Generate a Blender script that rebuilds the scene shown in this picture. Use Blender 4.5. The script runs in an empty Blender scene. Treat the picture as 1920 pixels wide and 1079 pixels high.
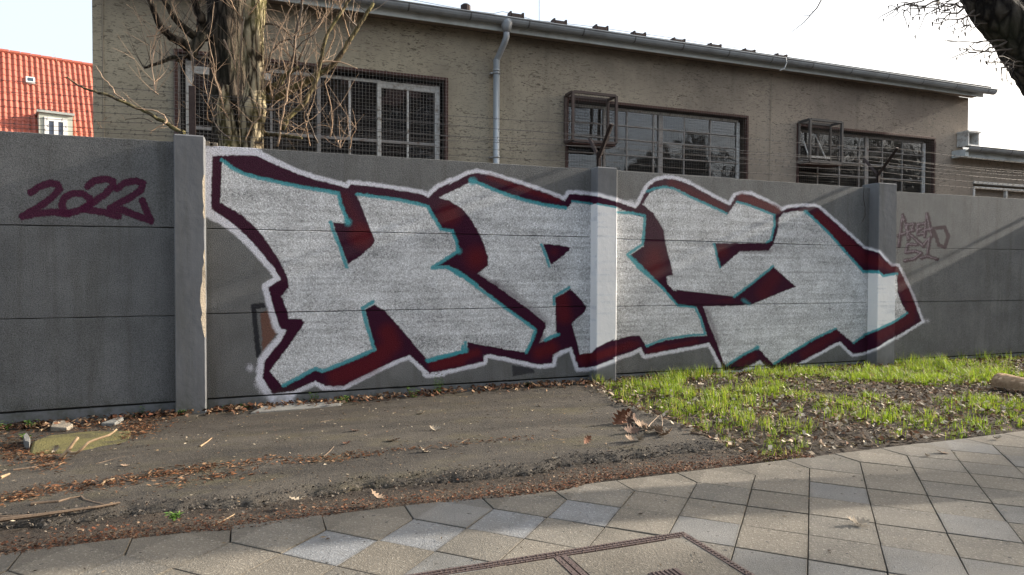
import bpy, math, random
import numpy as np
from mathutils import Vector, Matrix
random.seed(7); rng = np.random.default_rng(7)
R = math.radians
SC = bpy.context.scene; COL = SC.collection
# ------------------------------------------------------------------ camera
FL = 1280.; CX, CY = 960., 539.5
YAW, PITCH, ROLL = R(69.1), R(-1.25), R(.18)
CAM = np.array([0., -7.1, 1.25])
_f = np.array([math.cos(YAW)*math.cos(PITCH), math.sin(YAW)*math.cos(PITCH), math.sin(PITCH)])
_r0 = np.cross(_f, [0, 0, 1.]); _r0 /= np.linalg.norm(_r0); _u0 = np.cross(_r0, _f)
_r = _r0*math.cos(ROLL)+_u0*math.sin(ROLL); _u = -_r0*math.sin(ROLL)+_u0*math.cos(ROLL)
cd = bpy.data.cameras.new('camera'); cam = bpy.data.objects.new('camera', cd); COL.objects.link(cam)
cd.sensor_width = 36; cd.lens = FL/1920*36; cd.clip_start = .05; cd.clip_end = 2000
m = Matrix.Identity(4)
for i in range(3):
    m[i][0] = _r[i]; m[i][1] = _u[i]; m[i][2] = -_f[i]; m[i][3] = CAM[i]
cam.matrix_world = m
SC.camera = cam
# ------------------------------------------------------------------ sky, sun, exposure
SUN_EL, SUN_OFF = 21., 0.9          # elevation; angle the light keeps off the wall plane
w = bpy.data.worlds.new('World'); SC.world = w; w.use_nodes = True
nt = w.node_tree; bg = nt.nodes['Background']; sky = nt.nodes.new('ShaderNodeTexSky')
sky.sky_type = 'NISHITA'; sky.sun_disc = False; sky.sun_elevation = R(SUN_EL); sky.sun_rotation = R(90+SUN_OFF)
sky.air_density = 1.0; sky.dust_density = 8.0; sky.ozone_density = 1.0
veil = nt.nodes.new('ShaderNodeMix'); veil.data_type = 'RGBA'; veil.inputs[0].default_value = .6      # thin bright high cloud over the whole sky
nt.links.new(sky.outputs[0], veil.inputs[6]); veil.inputs[7].default_value = (2.5, 2.75, 3.0, 1); nt.links.new(veil.outputs[2], bg.inputs[0]); bg.inputs[1].default_value = .15
sd = bpy.data.lights.new('sun', 'SUN'); sd.energy = 3.4; sd.angle = R(.9); sd.color = (1, .92, .80)
sun = bpy.data.objects.new('sun', sd); COL.objects.link(sun)
SV = Vector((math.cos(R(SUN_EL))*math.cos(R(SUN_OFF)), -math.cos(R(SUN_EL))*math.sin(R(SUN_OFF)), math.sin(R(SUN_EL))))
sun.rotation_euler = SV.to_track_quat('Z', 'Y').to_euler(); sun.location = (20, -8, 15)
vs = SC.view_settings; vs.view_transform = 'Standard'; vs.look = 'None'; vs.gamma = 1; vs.exposure = 1.62
vs.use_curve_mapping = False
# ------------------------------------------------------------------ helpers
def ray(x, y): return _f+_r*((x-CX)/FL)-_u*((y-CY)/FL)
def W(x, y, Y=0.):                     # photo point -> point on the vertical plane y=Y
    d = ray(x, y); return CAM+d*((Y-CAM[1])/d[1])
def wz(x): return float(np.interp(x, [-8, -2, -.5, 1.5, 3.7, 6, 8.6, 11.3, 40], [-.16, -.135, -.09, -.055, -.03, -.03, -.05, -.07, -.07]))
def gz(x, y):                          # height of the verge between wall and pavement
    t = min(max(-y/3.5, 0), 1); return wz(x)*(1-t)-.012*t
def G(x, y, dz=0.):
    z = -.03
    for _ in range(4):
        d = ray(x, y); p = CAM+d*((z-CAM[2])/d[2]); z = gz(p[0], p[1])+dz if p[1] > -3.5 else dz
    return p
def D(x, y, Z): return CAM+ray(x, y)*Z
def tag(o, label=None, cat=None, group=None, kind=None):
    if label: o['label'] = label
    if cat: o['category'] = cat
    if group: o['group'] = group
    if kind: o['kind'] = kind
    return o
def empty(name, loc, label, cat, group=None):
    o = bpy.data.objects.new(name, None); COL.objects.link(o); o.location = loc; o.empty_display_size = .1
    return tag(o, label, cat, group)
def link(name, me, parent=None, mats=None):
    o = bpy.data.objects.new(name, me); COL.objects.link(o)
    if parent:
        o.parent = parent
        q = parent; off = Vector((0, 0, 0))
        while q: off += Vector(q.location); q = q.parent
        if o.data is not None: o.location = -off
    return o
class MB:
    def __init__(s): s.v = []; s.f = []; s.m = []; s.uv = []; s.c = []; s.smooth = False
    def poly(s, pts, mi=0, uv=None):
        b = len(s.v); s.v += [tuple(p) for p in pts]; s.f.append(tuple(range(b, b+len(pts)))); s.m.append(mi)
        s.uv += (uv if uv else [(0, 0)]*len(pts))
    def box(s, x0, x1, y0, y1, z0, z1, mi=0):
        P = lambda a, b, c: ((x0, x1)[a], (y0, y1)[b], (z0, z1)[c])
        for q in (((0,0,0),(1,0,0),(1,0,1),(0,0,1)), ((1,1,0),(0,1,0),(0,1,1),(1,1,1)), ((0,1,0),(0,0,0),(0,0,1),(0,1,1)),
                  ((1,0,0),(1,1,0),(1,1,1),(1,0,1)), ((0,0,1),(1,0,1),(1,1,1),(0,1,1)), ((0,1,0),(1,1,0),(1,0,0),(0,0,0))):
            s.poly([P(*k) for k in q], mi)
    def bbox(s, x0, x1, y0, y1, z0, z1, b=.006, mi=0):   # box whose front (-y) edges are chamfered
        o = [(x0, y0+b, z0), (x1, y0+b, z0), (x1, y0+b, z1), (x0, y0+b, z1)]
        i = [(x0+b, y0, z0+b), (x1-b, y0, z0+b), (x1-b, y0, z1-b), (x0+b, y0, z1-b)]
        k = [(x0, y1, z0), (x1, y1, z0), (x1, y1, z1), (x0, y1, z1)]
        s.poly(i, mi)
        for a in range(4):
            c = (a+1) % 4; s.poly([o[a], o[c], i[c], i[a]], mi); s.poly([k[a], k[c], o[c], o[a]], mi)
        s.poly(k[::-1], mi)
    def tube(s, pts, rad, n=6, mi=0, cap=True):
        pts = [Vector(p) for p in pts]
        if not hasattr(rad, '__len__'): rad = [rad]*len(pts)
        t0 = (pts[1]-pts[0]).normalized(); up = Vector((0, 0, 1)) if abs(t0.z) < .9 else Vector((1, 0, 0))
        a = t0.cross(up).normalized(); rings = []
        for i, p in enumerate(pts):
            t = (pts[min(i+1, len(pts)-1)]-pts[max(i-1, 0)])
            t = t.normalized() if t.length > 1e-9 else t0
            a = (a-t*a.dot(t)); a = a.normalized() if a.length > 1e-6 else t.orthogonal().normalized()
            b = t.cross(a); k = len(s.v)
            for j in range(n):
                g = 2*math.pi*j/n; s.v.append(tuple(p+(a*math.cos(g)+b*math.sin(g))*rad[i]))
            rings.append(k)
        for i in range(len(rings)-1):
            for j in range(n):
                j2 = (j+1) % n
                s.f.append((rings[i]+j, rings[i]+j2, rings[i+1]+j2, rings[i+1]+j)); s.m.append(mi); s.uv += [(0, 0)]*4
        if cap:
            s.f.append(tuple(rings[0]+j for j in range(n))[::-1]); s.m.append(mi); s.uv += [(0, 0)]*n
            s.f.append(tuple(rings[-1]+j for j in range(n))); s.m.append(mi); s.uv += [(0, 0)]*n
    def mesh(s, name, mats, smooth=False, uv=False):
        me = bpy.data.meshes.new(name); me.from_pydata(s.v, [], s.f)
        for mm in (mats if isinstance(mats, (list, tuple)) else [mats]): me.materials.append(mm)
        me.polygons.foreach_set('material_index', s.m)
        if smooth: me.polygons.foreach_set('use_smooth', [True]*len(s.f))
        if uv:
            l = me.uv_layers.new(name='UVMap'); l.data.foreach_set('uv', np.array(s.uv, dtype=np.float32).ravel())
        me.update(); return me
    def obj(s, name, mats, parent=None, smooth=False, uv=False):
        return link(name, s.mesh(name, mats, smooth, uv), parent)
def npmesh(name, V, F, mat, colors=None, smooth=False):
    me = bpy.data.meshes.new(name); k = F.shape[1]
    me.vertices.add(len(V)); me.vertices.foreach_set('co', V.astype(np.float32).ravel())
    me.loops.add(F.size); me.loops.foreach_set('vertex_index', F.astype(np.int32).ravel())
    me.polygons.add(len(F)); me.polygons.foreach_set('loop_start', np.arange(0, F.size, k, dtype=np.int32))
    me.update(calc_edges=True)
    if smooth: me.polygons.foreach_set('use_smooth', np.ones(len(F), dtype=bool))
    if colors is not None:
        a = me.color_attributes.new('tint', 'FLOAT_COLOR', 'POINT'); c = np.ones((len(V), 4), np.float32); c[:, :3] = colors
        a.data.foreach_set('color', c.ravel())
    me.materials.append(mat); me.validate(); return me
# ------------------------------------------------------------------ materials
class NB:
    def __init__(s, name):
        s.m = bpy.data.materials.new(name); s.m.use_nodes = True; s.t = s.m.node_tree; s.p = s.t.nodes['Principled BSDF']
        s.co = s.n('ShaderNodeTexCoord').outputs['Object']
    def n(s, ty, **k):
        o = s.t.nodes.new(ty)
        for a, b in k.items(): setattr(o, a, b)
        return o
    def set(s, sock, v):
        if isinstance(v, (int, float)): sock.default_value = v
        elif isinstance(v, (tuple, list)): sock.default_value = (*v, 1) if len(v) == 3 and sock.type == 'RGBA' else v
        else: s.t.links.new(v, sock)
    def vec(s, scale=(1, 1, 1), rot=(0, 0, 0), src=None):
        o = s.n('ShaderNodeMapping'); s.set(o.inputs[0], src or s.co); o.inputs['Scale'].default_value = scale; o.inputs['Rotation'].default_value = rot
        return o.outputs[0]
    def noise(s, sc, det=3, rough=.55, v=None, dist=0.):
        o = s.n('ShaderNodeTexNoise'); o.inputs['Scale'].default_value = sc; o.inputs['Detail'].default_value = det
        o.inputs['Roughness'].default_value = rough; o.inputs['Distortion'].default_value = dist; s.set(o.inputs['Vector'], v or s.co)
        return o.outputs[0]
    def voro(s, sc, v=None, feat='F1', out=0):
        o = s.n('ShaderNodeTexVoronoi', feature=feat); o.inputs['Scale'].default_value = sc; s.set(o.inputs['Vector'], v or s.co); return o.outputs[out]
    def ramp(s, f, a, b, lo=0., hi=1.):
        o = s.n('ShaderNodeMapRange'); o.clamp = True; s.set(o.inputs[0], f)
        for i, q in enumerate((a, b, lo, hi)): o.inputs[i+1].default_value = q
        return o.outputs[0]
    def mix(s, f, a, b, ty='MIX'):
        o = s.n('ShaderNodeMix', data_type='RGBA', blend_type=ty); s.set(o.inputs[0], f); s.set(o.inputs[6], a); s.set(o.inputs[7], b); return o.outputs[2]
    def math(s, op, a, b=0.):
        o = s.n('ShaderNodeMath', operation=op); s.set(o.inputs[0], a); s.set(o.inputs[1], b); return o.outputs[0]
    def bump(s, h, dist=.01, st=1., nrm=None):
        o = s.n('ShaderNodeBump'); o.inputs['Strength'].default_value = st; o.inputs['Distance'].default_value = dist; s.set(o.inputs['Height'], h)
        if nrm: s.t.links.new(nrm, o.inputs['Normal'])
        return o.outputs[0]
    def out(s, col, rough=.8, nrm=None, metal=0., spec=.4):
        s.set(s.p.inputs['Base Color'], col); s.set(s.p.inputs['Roughness'], rough); s.set(s.p.inputs['Metallic'], metal)
        s.p.inputs['Specular IOR Level'].default_value = spec
        if nrm: s.t.links.new(nrm, s.p.inputs['Normal'])
        return s.m
def simple(name, c, rough=.7, var=.25, sc=8., bd=0., bs=60., metal=0., spec=.4, dirt=None):
    b = NB(name); f = b.noise(sc, 4)
    col = b.mix(f, tuple(x*(1-var) for x in c), tuple(min(1, x*(1+var)) for x in c))
    if dirt: col = b.mix(b.ramp(b.noise(sc*.6, 5, .65), .5, .72), col, dirt)
    return b.out(col, rough, b.bump(b.noise(bs, 4), bd) if bd else None, metal, spec)
def tinted(name, rough=.8, trans=0., spec=.2):
    b = NB(name); a = b.n('ShaderNodeVertexColor', layer_name='tint').outputs[0]
    b.out(a, rough, None, 0, spec)
    if trans:
        tr = b.n('ShaderNodeBsdfTranslucent'); b.t.links.new(a, tr.inputs[0]); mx = b.n('ShaderNodeMixShader'); mx.inputs[0].default_value = trans
        b.t.links.new(b.p.outputs[0], mx.inputs[1]); b.t.links.new(tr.outputs[0], mx.inputs[2])
        b.t.links.new(mx.outputs[0], b.t.nodes['Material Output'].inputs[0])
    return b.m
# ------------------------------------------------------------------ graffiti, traced as outlines and rasterised into in-memory paint layers
def cr(ox, oy, s, *pts): return [(ox+a/s, oy+b/s) for a, b in pts]
def c1(*p): return cr(370, 250, 3.84, *p)
def c2(*p): return cr(370, 500, 3.84, *p)
def c3(*p): return cr(800, 290, 4.267, *p)
def c4(*p): return cr(800, 500, 4.267, *p)
def c5(*p): return cr(1150, 300, 3.2, *p)
def c6(*p): return cr(1150, 480, 3.2, *p)
def c7(*p): return cr(0, 240, 4.15, *p)
def c8(*p): return cr(1600, 330, 2.916, *p)
OUT = (c1((108,165),(250,158),(425,162),(560,225),(700,285),(850,335),(960,362),(1085,395),(1100,368),(1300,388),(1500,420),(1610,438),(1665,465),(1735,400),(1830,350))
  + c3((180,240),(340,158),(400,148),(500,165),(600,195),(750,240),(900,290),(1040,345),(1105,370),(1140,318),(1200,318),(1365,335),(1520,378))
  + c5((130,290),(150,275),(185,205),(210,160),(250,130),(310,112),(380,120),(450,145),(560,205),(640,248),(700,275),(735,215),(770,208),(825,210),(900,245),(985,290),(1010,308),(1045,290),(1130,282),(1205,282),(1230,290),(1300,350),(1400,440),(1500,530),(1592,558),(1640,610),(1670,640),(1705,640))
  + c8((285,580),(330,680),(370,780),(375,795),(235,880))
  + c6((1695,482),(1585,548),(1500,580),(1440,590),(1420,575),(1360,515),(1330,525),(1250,570),(1100,650),(1050,690),(960,690),(905,655),(880,625),(830,655),(760,690),(660,690),(640,640),(600,560),(575,520),(540,530),(400,555),(190,595),(165,550),(100,580),(0,612))
  + c4((1500,740),(1345,800),(1215,815),(1190,740),(1160,645),(1090,665),(1015,705),(1005,775),(905,785),(800,765),(650,730),(490,700),(460,712),(455,760),(380,780),(200,820),(0,860))
  + c2((1760,765),(1670,770),(1620,720),(1530,640),(1450,665),(1300,735),(1150,810),(1050,860),(920,860),(850,825),(780,855),(680,900),(540,915),(510,870),(470,800),(475,760),(480,690),(530,620),(600,540),(640,460),(605,450),(585,420),(560,330),(535,250),(510,150),(575,110),(600,95),(560,20))
  + c1((500,910),(400,790),(300,690),(200,610),(100,545),(100,400)))
K = (c1((178,195),(250,250),(340,290),(450,320),(600,355),(750,385),(900,410),(1010,430),(1035,520),(1070,600),(1080,650),(975,640),(1000,720),(1040,830),(1085,945),(1180,880),(1270,800),(1278,770),(1240,680),(1200,570),(1160,480),(1140,430),(1300,455),(1450,475),(1600,510),(1655,525),(1700,610),(1760,690),(1830,700),(1860,780),(1880,850))
  + c3((70,895),(170,890),(250,930),(400,1035)) + c4((500,225),(640,335),(760,420),(875,510),(840,600),(795,690),(650,665),(330,605),(320,680),(180,705),(0,760))
  + c2((1780,645),(1660,680),(1560,560),(1450,430),(1350,320),(1275,275),(1205,310),(1240,440),(1270,560),(1290,600),(1100,680),(900,765),(850,745),(700,820),(610,860),(560,800),(520,755),(600,650),(690,530),(770,405),(750,378),(660,375),(640,300),(605,215),(660,150),(650,80),(620,20))
  + c1((600,930),(520,810),(430,690),(320,590),(165,500)))
A_ = (c3((100,345),(230,280),(340,225),(400,230),(500,270),(650,325),(800,370),(950,405),(1115,430),(1140,415),(1165,375),(1320,400),(1365,392),(1520,420))
  + c5((120,330),(195,350),(185,450),(180,520),(100,575)) + c6((110,10),(200,95),(300,195),(385,295),(500,310),(530,380),(560,480),(450,485),(300,510),(200,545),(160,480),(100,480),(0,510))
  + c4((1500,580),(1350,655),(1325,690),(1225,700),(1200,600),(1160,460),(1270,360),(1275,320),(1220,250),(1150,180),(1030,250),(1030,350),(1035,520),(1050,540),(1000,580),(905,610),(930,540),(955,480),(950,450),(850,370),(700,260),(550,150))
  + c3((405,955),(490,890),(490,820),(460,720),(420,630),(360,520),(280,430),(180,370)))
AH = c3((930,715),(1040,722),(1150,745),(1135,775),(995,885))
S_ = (c5((175,270),(210,210),(250,180),(310,165),(380,175),(500,240),(685,325),(735,255),(800,270),(960,330),(965,400),(950,480),(920,500),(605,500),(620,570),(640,650),(760,550),(930,545),(960,510),(985,430),(995,350),(1020,320),(1080,308),(1150,310),(1200,350),(1300,450),(1400,560),(1500,670))
  + c6((1592,92),(1620,115),(1700,105)) + c8((240,640),(265,700),(295,755),(235,795),(130,845),(60,870))
  + c6((1440,525),(1340,440),(1200,500),(1050,590),(960,650),(870,555),(770,600),(680,660),(660,640),(620,520),(570,400),(540,305),(740,300),(830,292),(1095,185),(960,68),(730,245),(560,225),(360,208),(325,170),(320,125),(355,115),(355,90))
  + c5((320,530),(300,420),(240,320),(200,290)))
CY_ = [(c1((178,195),(250,250),(340,295),(450,325),(600,358),(750,388),(900,412),(1015,435),(1035,520),(1070,600),(1080,645)), 7.2), (c1((960,645),(985,720),(1030,830),(1075,965)), 7.), (c1((1150,440),(1300,460),(1450,480),(1600,512),(1660,530),(1705,612),(1755,692),(1835,705),(1865,780),(1875,850),(1800,900),(1690,970),(1800,965),(1900,1030)), 6.6),
  (c3((170,905),(250,940),(400,1045)), 7), (c4((250,50),(350,125),(500,235),(640,340),(760,425),(870,505),(840,600),(795,688)), 6), (c4((310,605),(310,680),(180,705),(60,735),(0,750)), 6.4),
  (c2((1910,575),(1910,615),(1780,650),(1660,683)), 6), (c2((1265,255),(1190,300),(1225,440),(1262,560),(1275,598),(1100,675),(900,755),(850,735),(700,815),(620,858)), 7),
  (c3((350,205),(430,235),(520,275),(650,325),(800,370),(950,405),(1110,430)), 6.5), (c3((1165,375),(1320,395)), 4), (c3((1365,396),(1515,425)), 3.2), (c3((1530,462),(1650,470),(1745,492),(1738,600),(1728,720),(1605,800),(1700,910),(1900,1080)), 5.2),
  (c3((918,722),(950,800),(980,895)), 5), (c4((1140,170),(1020,240),(1018,300)), 5.4), (c4((950,590),(1000,560),(1050,545)), 7),
  (c6((100,0),(200,98),(300,200),(385,297),(490,310),(525,380),(550,470),(450,478),(300,502),(200,540)), 4.6), (c5((200,190),(250,172),(300,163),(360,172),(480,232),(680,322)), 4.6), (c5((740,252),(800,268),(965,332),(965,400),(945,480),(920,495)), 4.4),
  (c5((605,505),(620,575),(640,645)), 4), (c6((960,62),(850,150),(725,245)), 4.4), (c5((1150,308),(1200,352),(1300,450),(1400,562),(1500,672),(1592,676)), 4.6), (c6((1500,95),(1590,95),(1620,120),(1700,108)), 4.5),
  (c8((295,750),(235,792),(130,842),(60,868)), 4.4), (c6((1500,480),(1440,522)), 4), (c6((1335,436),(1200,500),(1050,590),(965,648)), 4.4), (c6((868,548),(770,598),(680,658)), 4.6)]
MAR = [  # maroon strokes and soft overspray: polyline, width, softness, strength
  (c3((410,960),(560,1050)), 9, 6, .5), (c4((560,140),(700,240),(850,350),(950,440)), 14, 12, .45), (c6((560,330),(600,430),(630,530)), 9, 8, .5), (c5((960,520),(1000,530)), 8, 10, .35), (c5((230,330),(290,420)), 5, 9, .6),
  (c4((930,560),(910,610)), 9, 8, .6), (c2((600,200),(640,180)), 4, 6, .6), (c2((520,760),(480,700)), 3, 5, .5), (c5((740,545),(940,548)), 6, 6, .5)]
RED = [(c1((1180,740)), 26, 14, .8), (c1((1060,460),(1110,560),(1160,660)), 8, 14, .45), (c3((180,480)), 24, 16, .75), (c3((400,830)), 24, 20, .8), (c3((500,180),(800,285),(1050,365)), 6, 6, .7), (c3((1020,780)), 14, 10, .8),
  (c4((60,790),(250,740),(400,690)), 9, 7, .8), (c4((900,690),(1000,650)), 14, 12, .9), (c4((1080,260),(1100,400)), 16, 12, .75), (c4((1260,740),(1290,720)), 14, 9, 1.), (c4((1360,720),(1480,680)), 9, 6, 1.), (c4((1520,670),(1680,620)), 7, 6, .5), (c4((1780,680),(1900,650)), 6, 5, .5),
  (c2((1370,480),(1400,560),(1250,700),(1000,800)), 20, 14, .75), (c2((1700,720),(1900,680)), 10, 8, .8), (c5((250,560),(250,650)), 18, 20, .6), (c5((350,140),(500,210),(660,290)), 8, 8, .55), (c5((770,225),(900,270),(980,300)), 9, 5, .75),
  (c5((650,550)), 14, 10, .6), (c5((1230,340),(1400,500),(1500,590),(1580,610)), 13, 9, .6), (c5((1600,620),(1690,655)), 8, 6, .6), (c6((240,60)), 22, 18, .5), (c6((400,240),(700,260)), 7, 8, .35), (c6((960,130),(900,220)), 16, 12, .45),
  (c6((1720,130),(1790,300),(1780,380),(1600,480)), 11, 8, .5), (c6((1330,470),(1150,590)), 10, 8, .5), (c6((840,600),(760,645)), 8, 6, .5), (c6((100,530),(20,560)), 8, 6, .5), (c6((500,515),(250,560)), 5, 5, .5)]
def sdf(pts, X, Y):
    d2 = np.full(X.shape, 1e12, np.float32); ins = np.zeros(X.shape, bool); n = len(pts)
    for i in range(n):
        ax, ay = pts[i]; bx, by = pts[(i+1) % n]; ex, ey = bx-ax, by-ay; L = ex*ex+ey*ey+1e-9
        t = np.clip(((X-ax)*ex+(Y-ay)*ey)/L, 0, 1); dx = X-ax-t*ex; dy = Y-ay-t*ey; d2 = np.minimum(d2, dx*dx+dy*dy)
        if ay != by:
            c = ((ay > Y) != (by > Y)) & (X < ex*(Y-ay)/ey+ax); ins ^= c
    return np.where(ins, -np.sqrt(d2), np.sqrt(d2))
def seg(pts, X, Y):
    d2 = np.full(X.shape, 1e12, np.float32)
    if len(pts) == 1: return np.hypot(X-pts[0][0], Y-pts[0][1])
    for (ax, ay), (bx, by) in zip(pts, pts[1:]):
        ex, ey = bx-ax, by-ay; t = np.clip(((X-ax)*ex+(Y-ay)*ey)/(ex*ex+ey*ey+1e-9), 0, 1)
        dx = X-ax-t*ex; dy = Y-ay-t*ey; d2 = np.minimum(d2, dx*dx+dy*dy)
    return np.sqrt(d2)
def vnoise(h, w_, s):
    g = rng.random((int(h/s)+3, int(w_/s)+3)); yy = np.arange(h)/s; xx = np.arange(w_)/s
    y0 = yy.astype(int); x0 = xx.astype(int); fy = (yy-y0)[:, None]; fx = (xx-x0)[None]
    fy = fy*fy*(3-2*fy); fx = fx*fx*(3-2*fx)
    return (g[y0][:, x0]*(1-fx)+g[y0][:, x0+1]*fx)*(1-fy)+(g[y0+1][:, x0]*(1-fx)+g[y0+1][:, x0+1]*fx)*fy
SIL, WHT, MARO, REDC, CYA, BASE = (.60, .61, .625), (.72, .72, .79), (.042, .007, .024), (.105, .010, .016), (.065, .32, .37), (.12, .122, .124)
def paint(PX, PY, rough=1.):
    h, w_ = PX.shape; C = np.empty((h, w_, 3), np.float32); C[:] = BASE; A = np.zeros((h, w_), np.float32); S = np.zeros((h, w_), np.float32)
    jit = (vnoise(h, w_, 2.2)-.5)*2.2*rough+(vnoise(h, w_, 9)-.5)*1.2
    def region(pts, mg):
        xs = [p[0] for p in pts]; ys = [p[1] for p in pts]
        m_ = (PX > min(xs)-mg) & (PX < max(xs)+mg) & (PY > min(ys)-mg) & (PY < max(ys)+mg)
        r_ = np.where(m_.any(1))[0]; c_ = np.where(m_.any(0))[0]
        return None if len(r_) == 0 else (slice(r_[0], r_[-1]+1), slice(c_[0], c_[-1]+1))
    def lay(sl, a, col, sil=0.):
        a = np.clip(a, 0, 1).astype(np.float32)
        C[sl] = C[sl]*(1-a[..., None])+np.array(col, np.float32)*a[..., None]
        A[sl] = A[sl]*(1-a)+a; S[sl] = S[sl]*(1-a)+a*sil
    def stroke(pts, wd, soft, st, col, sil=0.):
        sl = region(pts, wd+soft*2)
        if sl is None: return
        d = seg(pts, PX[sl], PY[sl])+jit[sl]*min(1, soft); lay(sl, st*np.clip((wd/2+soft/2-d)/soft, 0, 1), col, sil)
    def fill(pts, soft, col, sil=0., grow=0.):
        sl = region(pts, grow+8)
        if sl is None: return
        d = sdf(pts, PX[sl], PY[sl])+jit[sl]; lay(sl, (grow+soft/2-d)/soft, col, sil)
    # older, half covered marks
    stroke(c2((600,265),(405,290),(440,640)), 11, 5, .9, (.02, .02, .025)); fill(c2((450,330),(560,300),(600,450),(470,620)), 5, (.17, .09, .07)); fill(c4((680,790),(840,800),(870,850),(690,880)), 5, (.05, .05, .055)); stroke(c4((1080,710)), 10, 12, .7, (.06, .06, .07))
    # white halo, then letters
    sl = region(OUT, 40)
    if sl is not None:
        px, py = PX[sl], PY[sl]; d = sdf(OUT, px, py)+jit[sl]
        wd = np.interp(px.ravel(), [385, 420, 560, 700, 1100, 1400, 1750], [21, 17, 11, 9.5, 9, 8, 6]).reshape(px.shape)
        lay(sl, (wd*.9+2.6-d)/5.6, WHT, .15)
    for p, w_2, s_, q in ((c2((380,730)), 14, 22, .9), (c2((450,850),(520,930)), 22, 18, .8), (c2((560,955),(660,960)), 22, 14, .95), (c6((1885,390)), 6, 14, .9), (c1((90,110),(400,120)), 26, 12, .8), (c1((1640,430),(1740,380)), 12, 14, .5), (c5((110,250)), 12, 14, .7), (c1((60,520),(110,600)), 16, 12, .7), (c6((790,685),(850,668)), 4, 3, .9), (c2((900,870),(1050,880)), 5, 5, .6)):
        stroke(p, w_2, s_, q, WHT)
    fill(OUT, 2.2, MARO)
    for p, w_2, s_, q in RED: stroke(p, w_2*1.7, s_*1.2, min(1, q*1.15), REDC)
    for pts in (K, A_, S_): fill(pts, 2., SIL, 1.)
    fill(AH, 2., MARO); stroke(c3((1020,780)), 9, 14, .8, REDC)
    fill(c6((380,205),(730,248),(560,272),(520,300),(390,293)), 2, MARO)
    for p, w_2, s_, q in MAR: stroke(p, w_2, s_, q, MARO)
    for p, w_2 in CY_: stroke(p, w_2, 2.4, .93, CYA)
    for p, r_ in ((c1((1085,640)), 13), (c1((1885,850)), 9), (c3((370,215)), 14), (c4((310,670)), 9), (c5((1155,315)), 6), (c6((780,265),(815,290)), 4), (c6((860,550)), 6)): stroke(p, r_, 7, .9, CYA)
    # 2022 tag
    tw = 14.5
    for p in (c7((240,505),(300,462),(390,430),(445,440),(462,480),(400,550),(280,630),(172,690),(300,668),(420,655),(530,672)), c7((500,650),(478,610),(500,545),(560,512),(640,512),(700,550),(695,600),(620,640),(540,665),(490,655)), c7((680,455),(740,412),(820,398),(880,415),(880,455),(820,515),(720,585),(650,632),(760,650),(850,668),(920,688)), c7((910,475),(970,430),(1060,412),(1112,432),(1095,485),(1010,545),(860,622),(950,640),(1080,690),(1175,725),(1108,570))):
        stroke(p, tw, 3.6, .92, (.075, .012, .038))
    # AREA 51 tag
    ar = (c8((250,385),(262,300),(272,215),(290,280),(308,345)), c8((247,328),(330,298)), c8((300,350),(297,268),(335,266),(322,298),(302,312),(385,385)), c8((392,262),(355,268),(352,322),(388,316)), c8((352,296),(380,290)), c8((392,332),(405,210),(432,330)), c8((385,302),(437,288)), c8((455,285),(500,282),(520,330),(500,392),(468,380),(440,300)))
    ar2 = (c8((350,378),(300,375),(288,420),(340,412),(372,425),(335,455),(283,465)), c8((382,385),(420,340),(404,440)), c8((372,450),(405,440),(458,456)))
    for p in ar+ar2: stroke(p, 7.6, 3.4, 1., (.032, .008, .022))
    for p in ar[:7]+ar2: stroke([(a-1.8, b-.8) for a, b in p], 1.4, 1.3, .8, (.28, .22, .27))
    # metallic paint: grain and roller streaks
    g1 = vnoise(h, w_, 1.6); g2 = vnoise(h, w_, 3.1); st_ = vnoise(h, w_, 26)*.5+vnoise(h, w_, 70)*.5
    xs = np.repeat(vnoise(h, max(4, w_//22), 6.5), 22, 1); xs = np.pad(xs, ((0, 0), (0, max(0, w_-xs.shape[1]))), mode='edge')[:, :w_]
    gr = 1+S*rough*((g1-.5)*.8+(g2-.5)*.45)+S*((st_-.5)*.5+(xs-.5)*.34)
    C *= np.clip(gr, .25, 1.7)[..., None]
    return C, A, S
def paint_image(name, ufun, u0, u1, v0, v1, res, rough=1.):
    w_ = int((u1-u0)/res); h = int((v1-v0)/res)
    U, V = np.meshgrid(u0+(np.arange(w_)+.5)*res*(u1-u0)/(w_*res), v0+(np.arange(h)+.5)*(v1-v0)/h)
    P = ufun(U, V); q = [P[i]-CAM[i] for i in range(3)]
    dt = lambda a: q[0]*a[0]+q[1]*a[1]+q[2]*a[2]
    wq = dt(_f); PX = (CX+FL*dt(_r)/wq).astype(np.float32); PY = (CY-FL*dt(_u)/wq).astype(np.float32)
    C, A, S = paint(PX, PY, rough)
    if rough < .5: C = np.minimum(C*(1+.45*S[..., None]), .8)
    im = bpy.data.images.new(name, w_, h, alpha=True, float_buffer=True); im.colorspace_settings.name = 'Non-Color'; im.alpha_mode = 'CHANNEL_PACKED'
    buf = np.concatenate([C, A[..., None]], 2).astype(np.float32); im.pixels.foreach_set(buf.ravel()); im.update(); im.pack(); return im
WX0, WX1, WZ0, WZ1 = -2.4, 10.8, -.1, 2.5
im_wall = paint_image('wall_paint', lambda u, v: (u, np.zeros_like(u), v), WX0, WX1, WZ0, WZ1, .0042)
PD = .16
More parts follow.
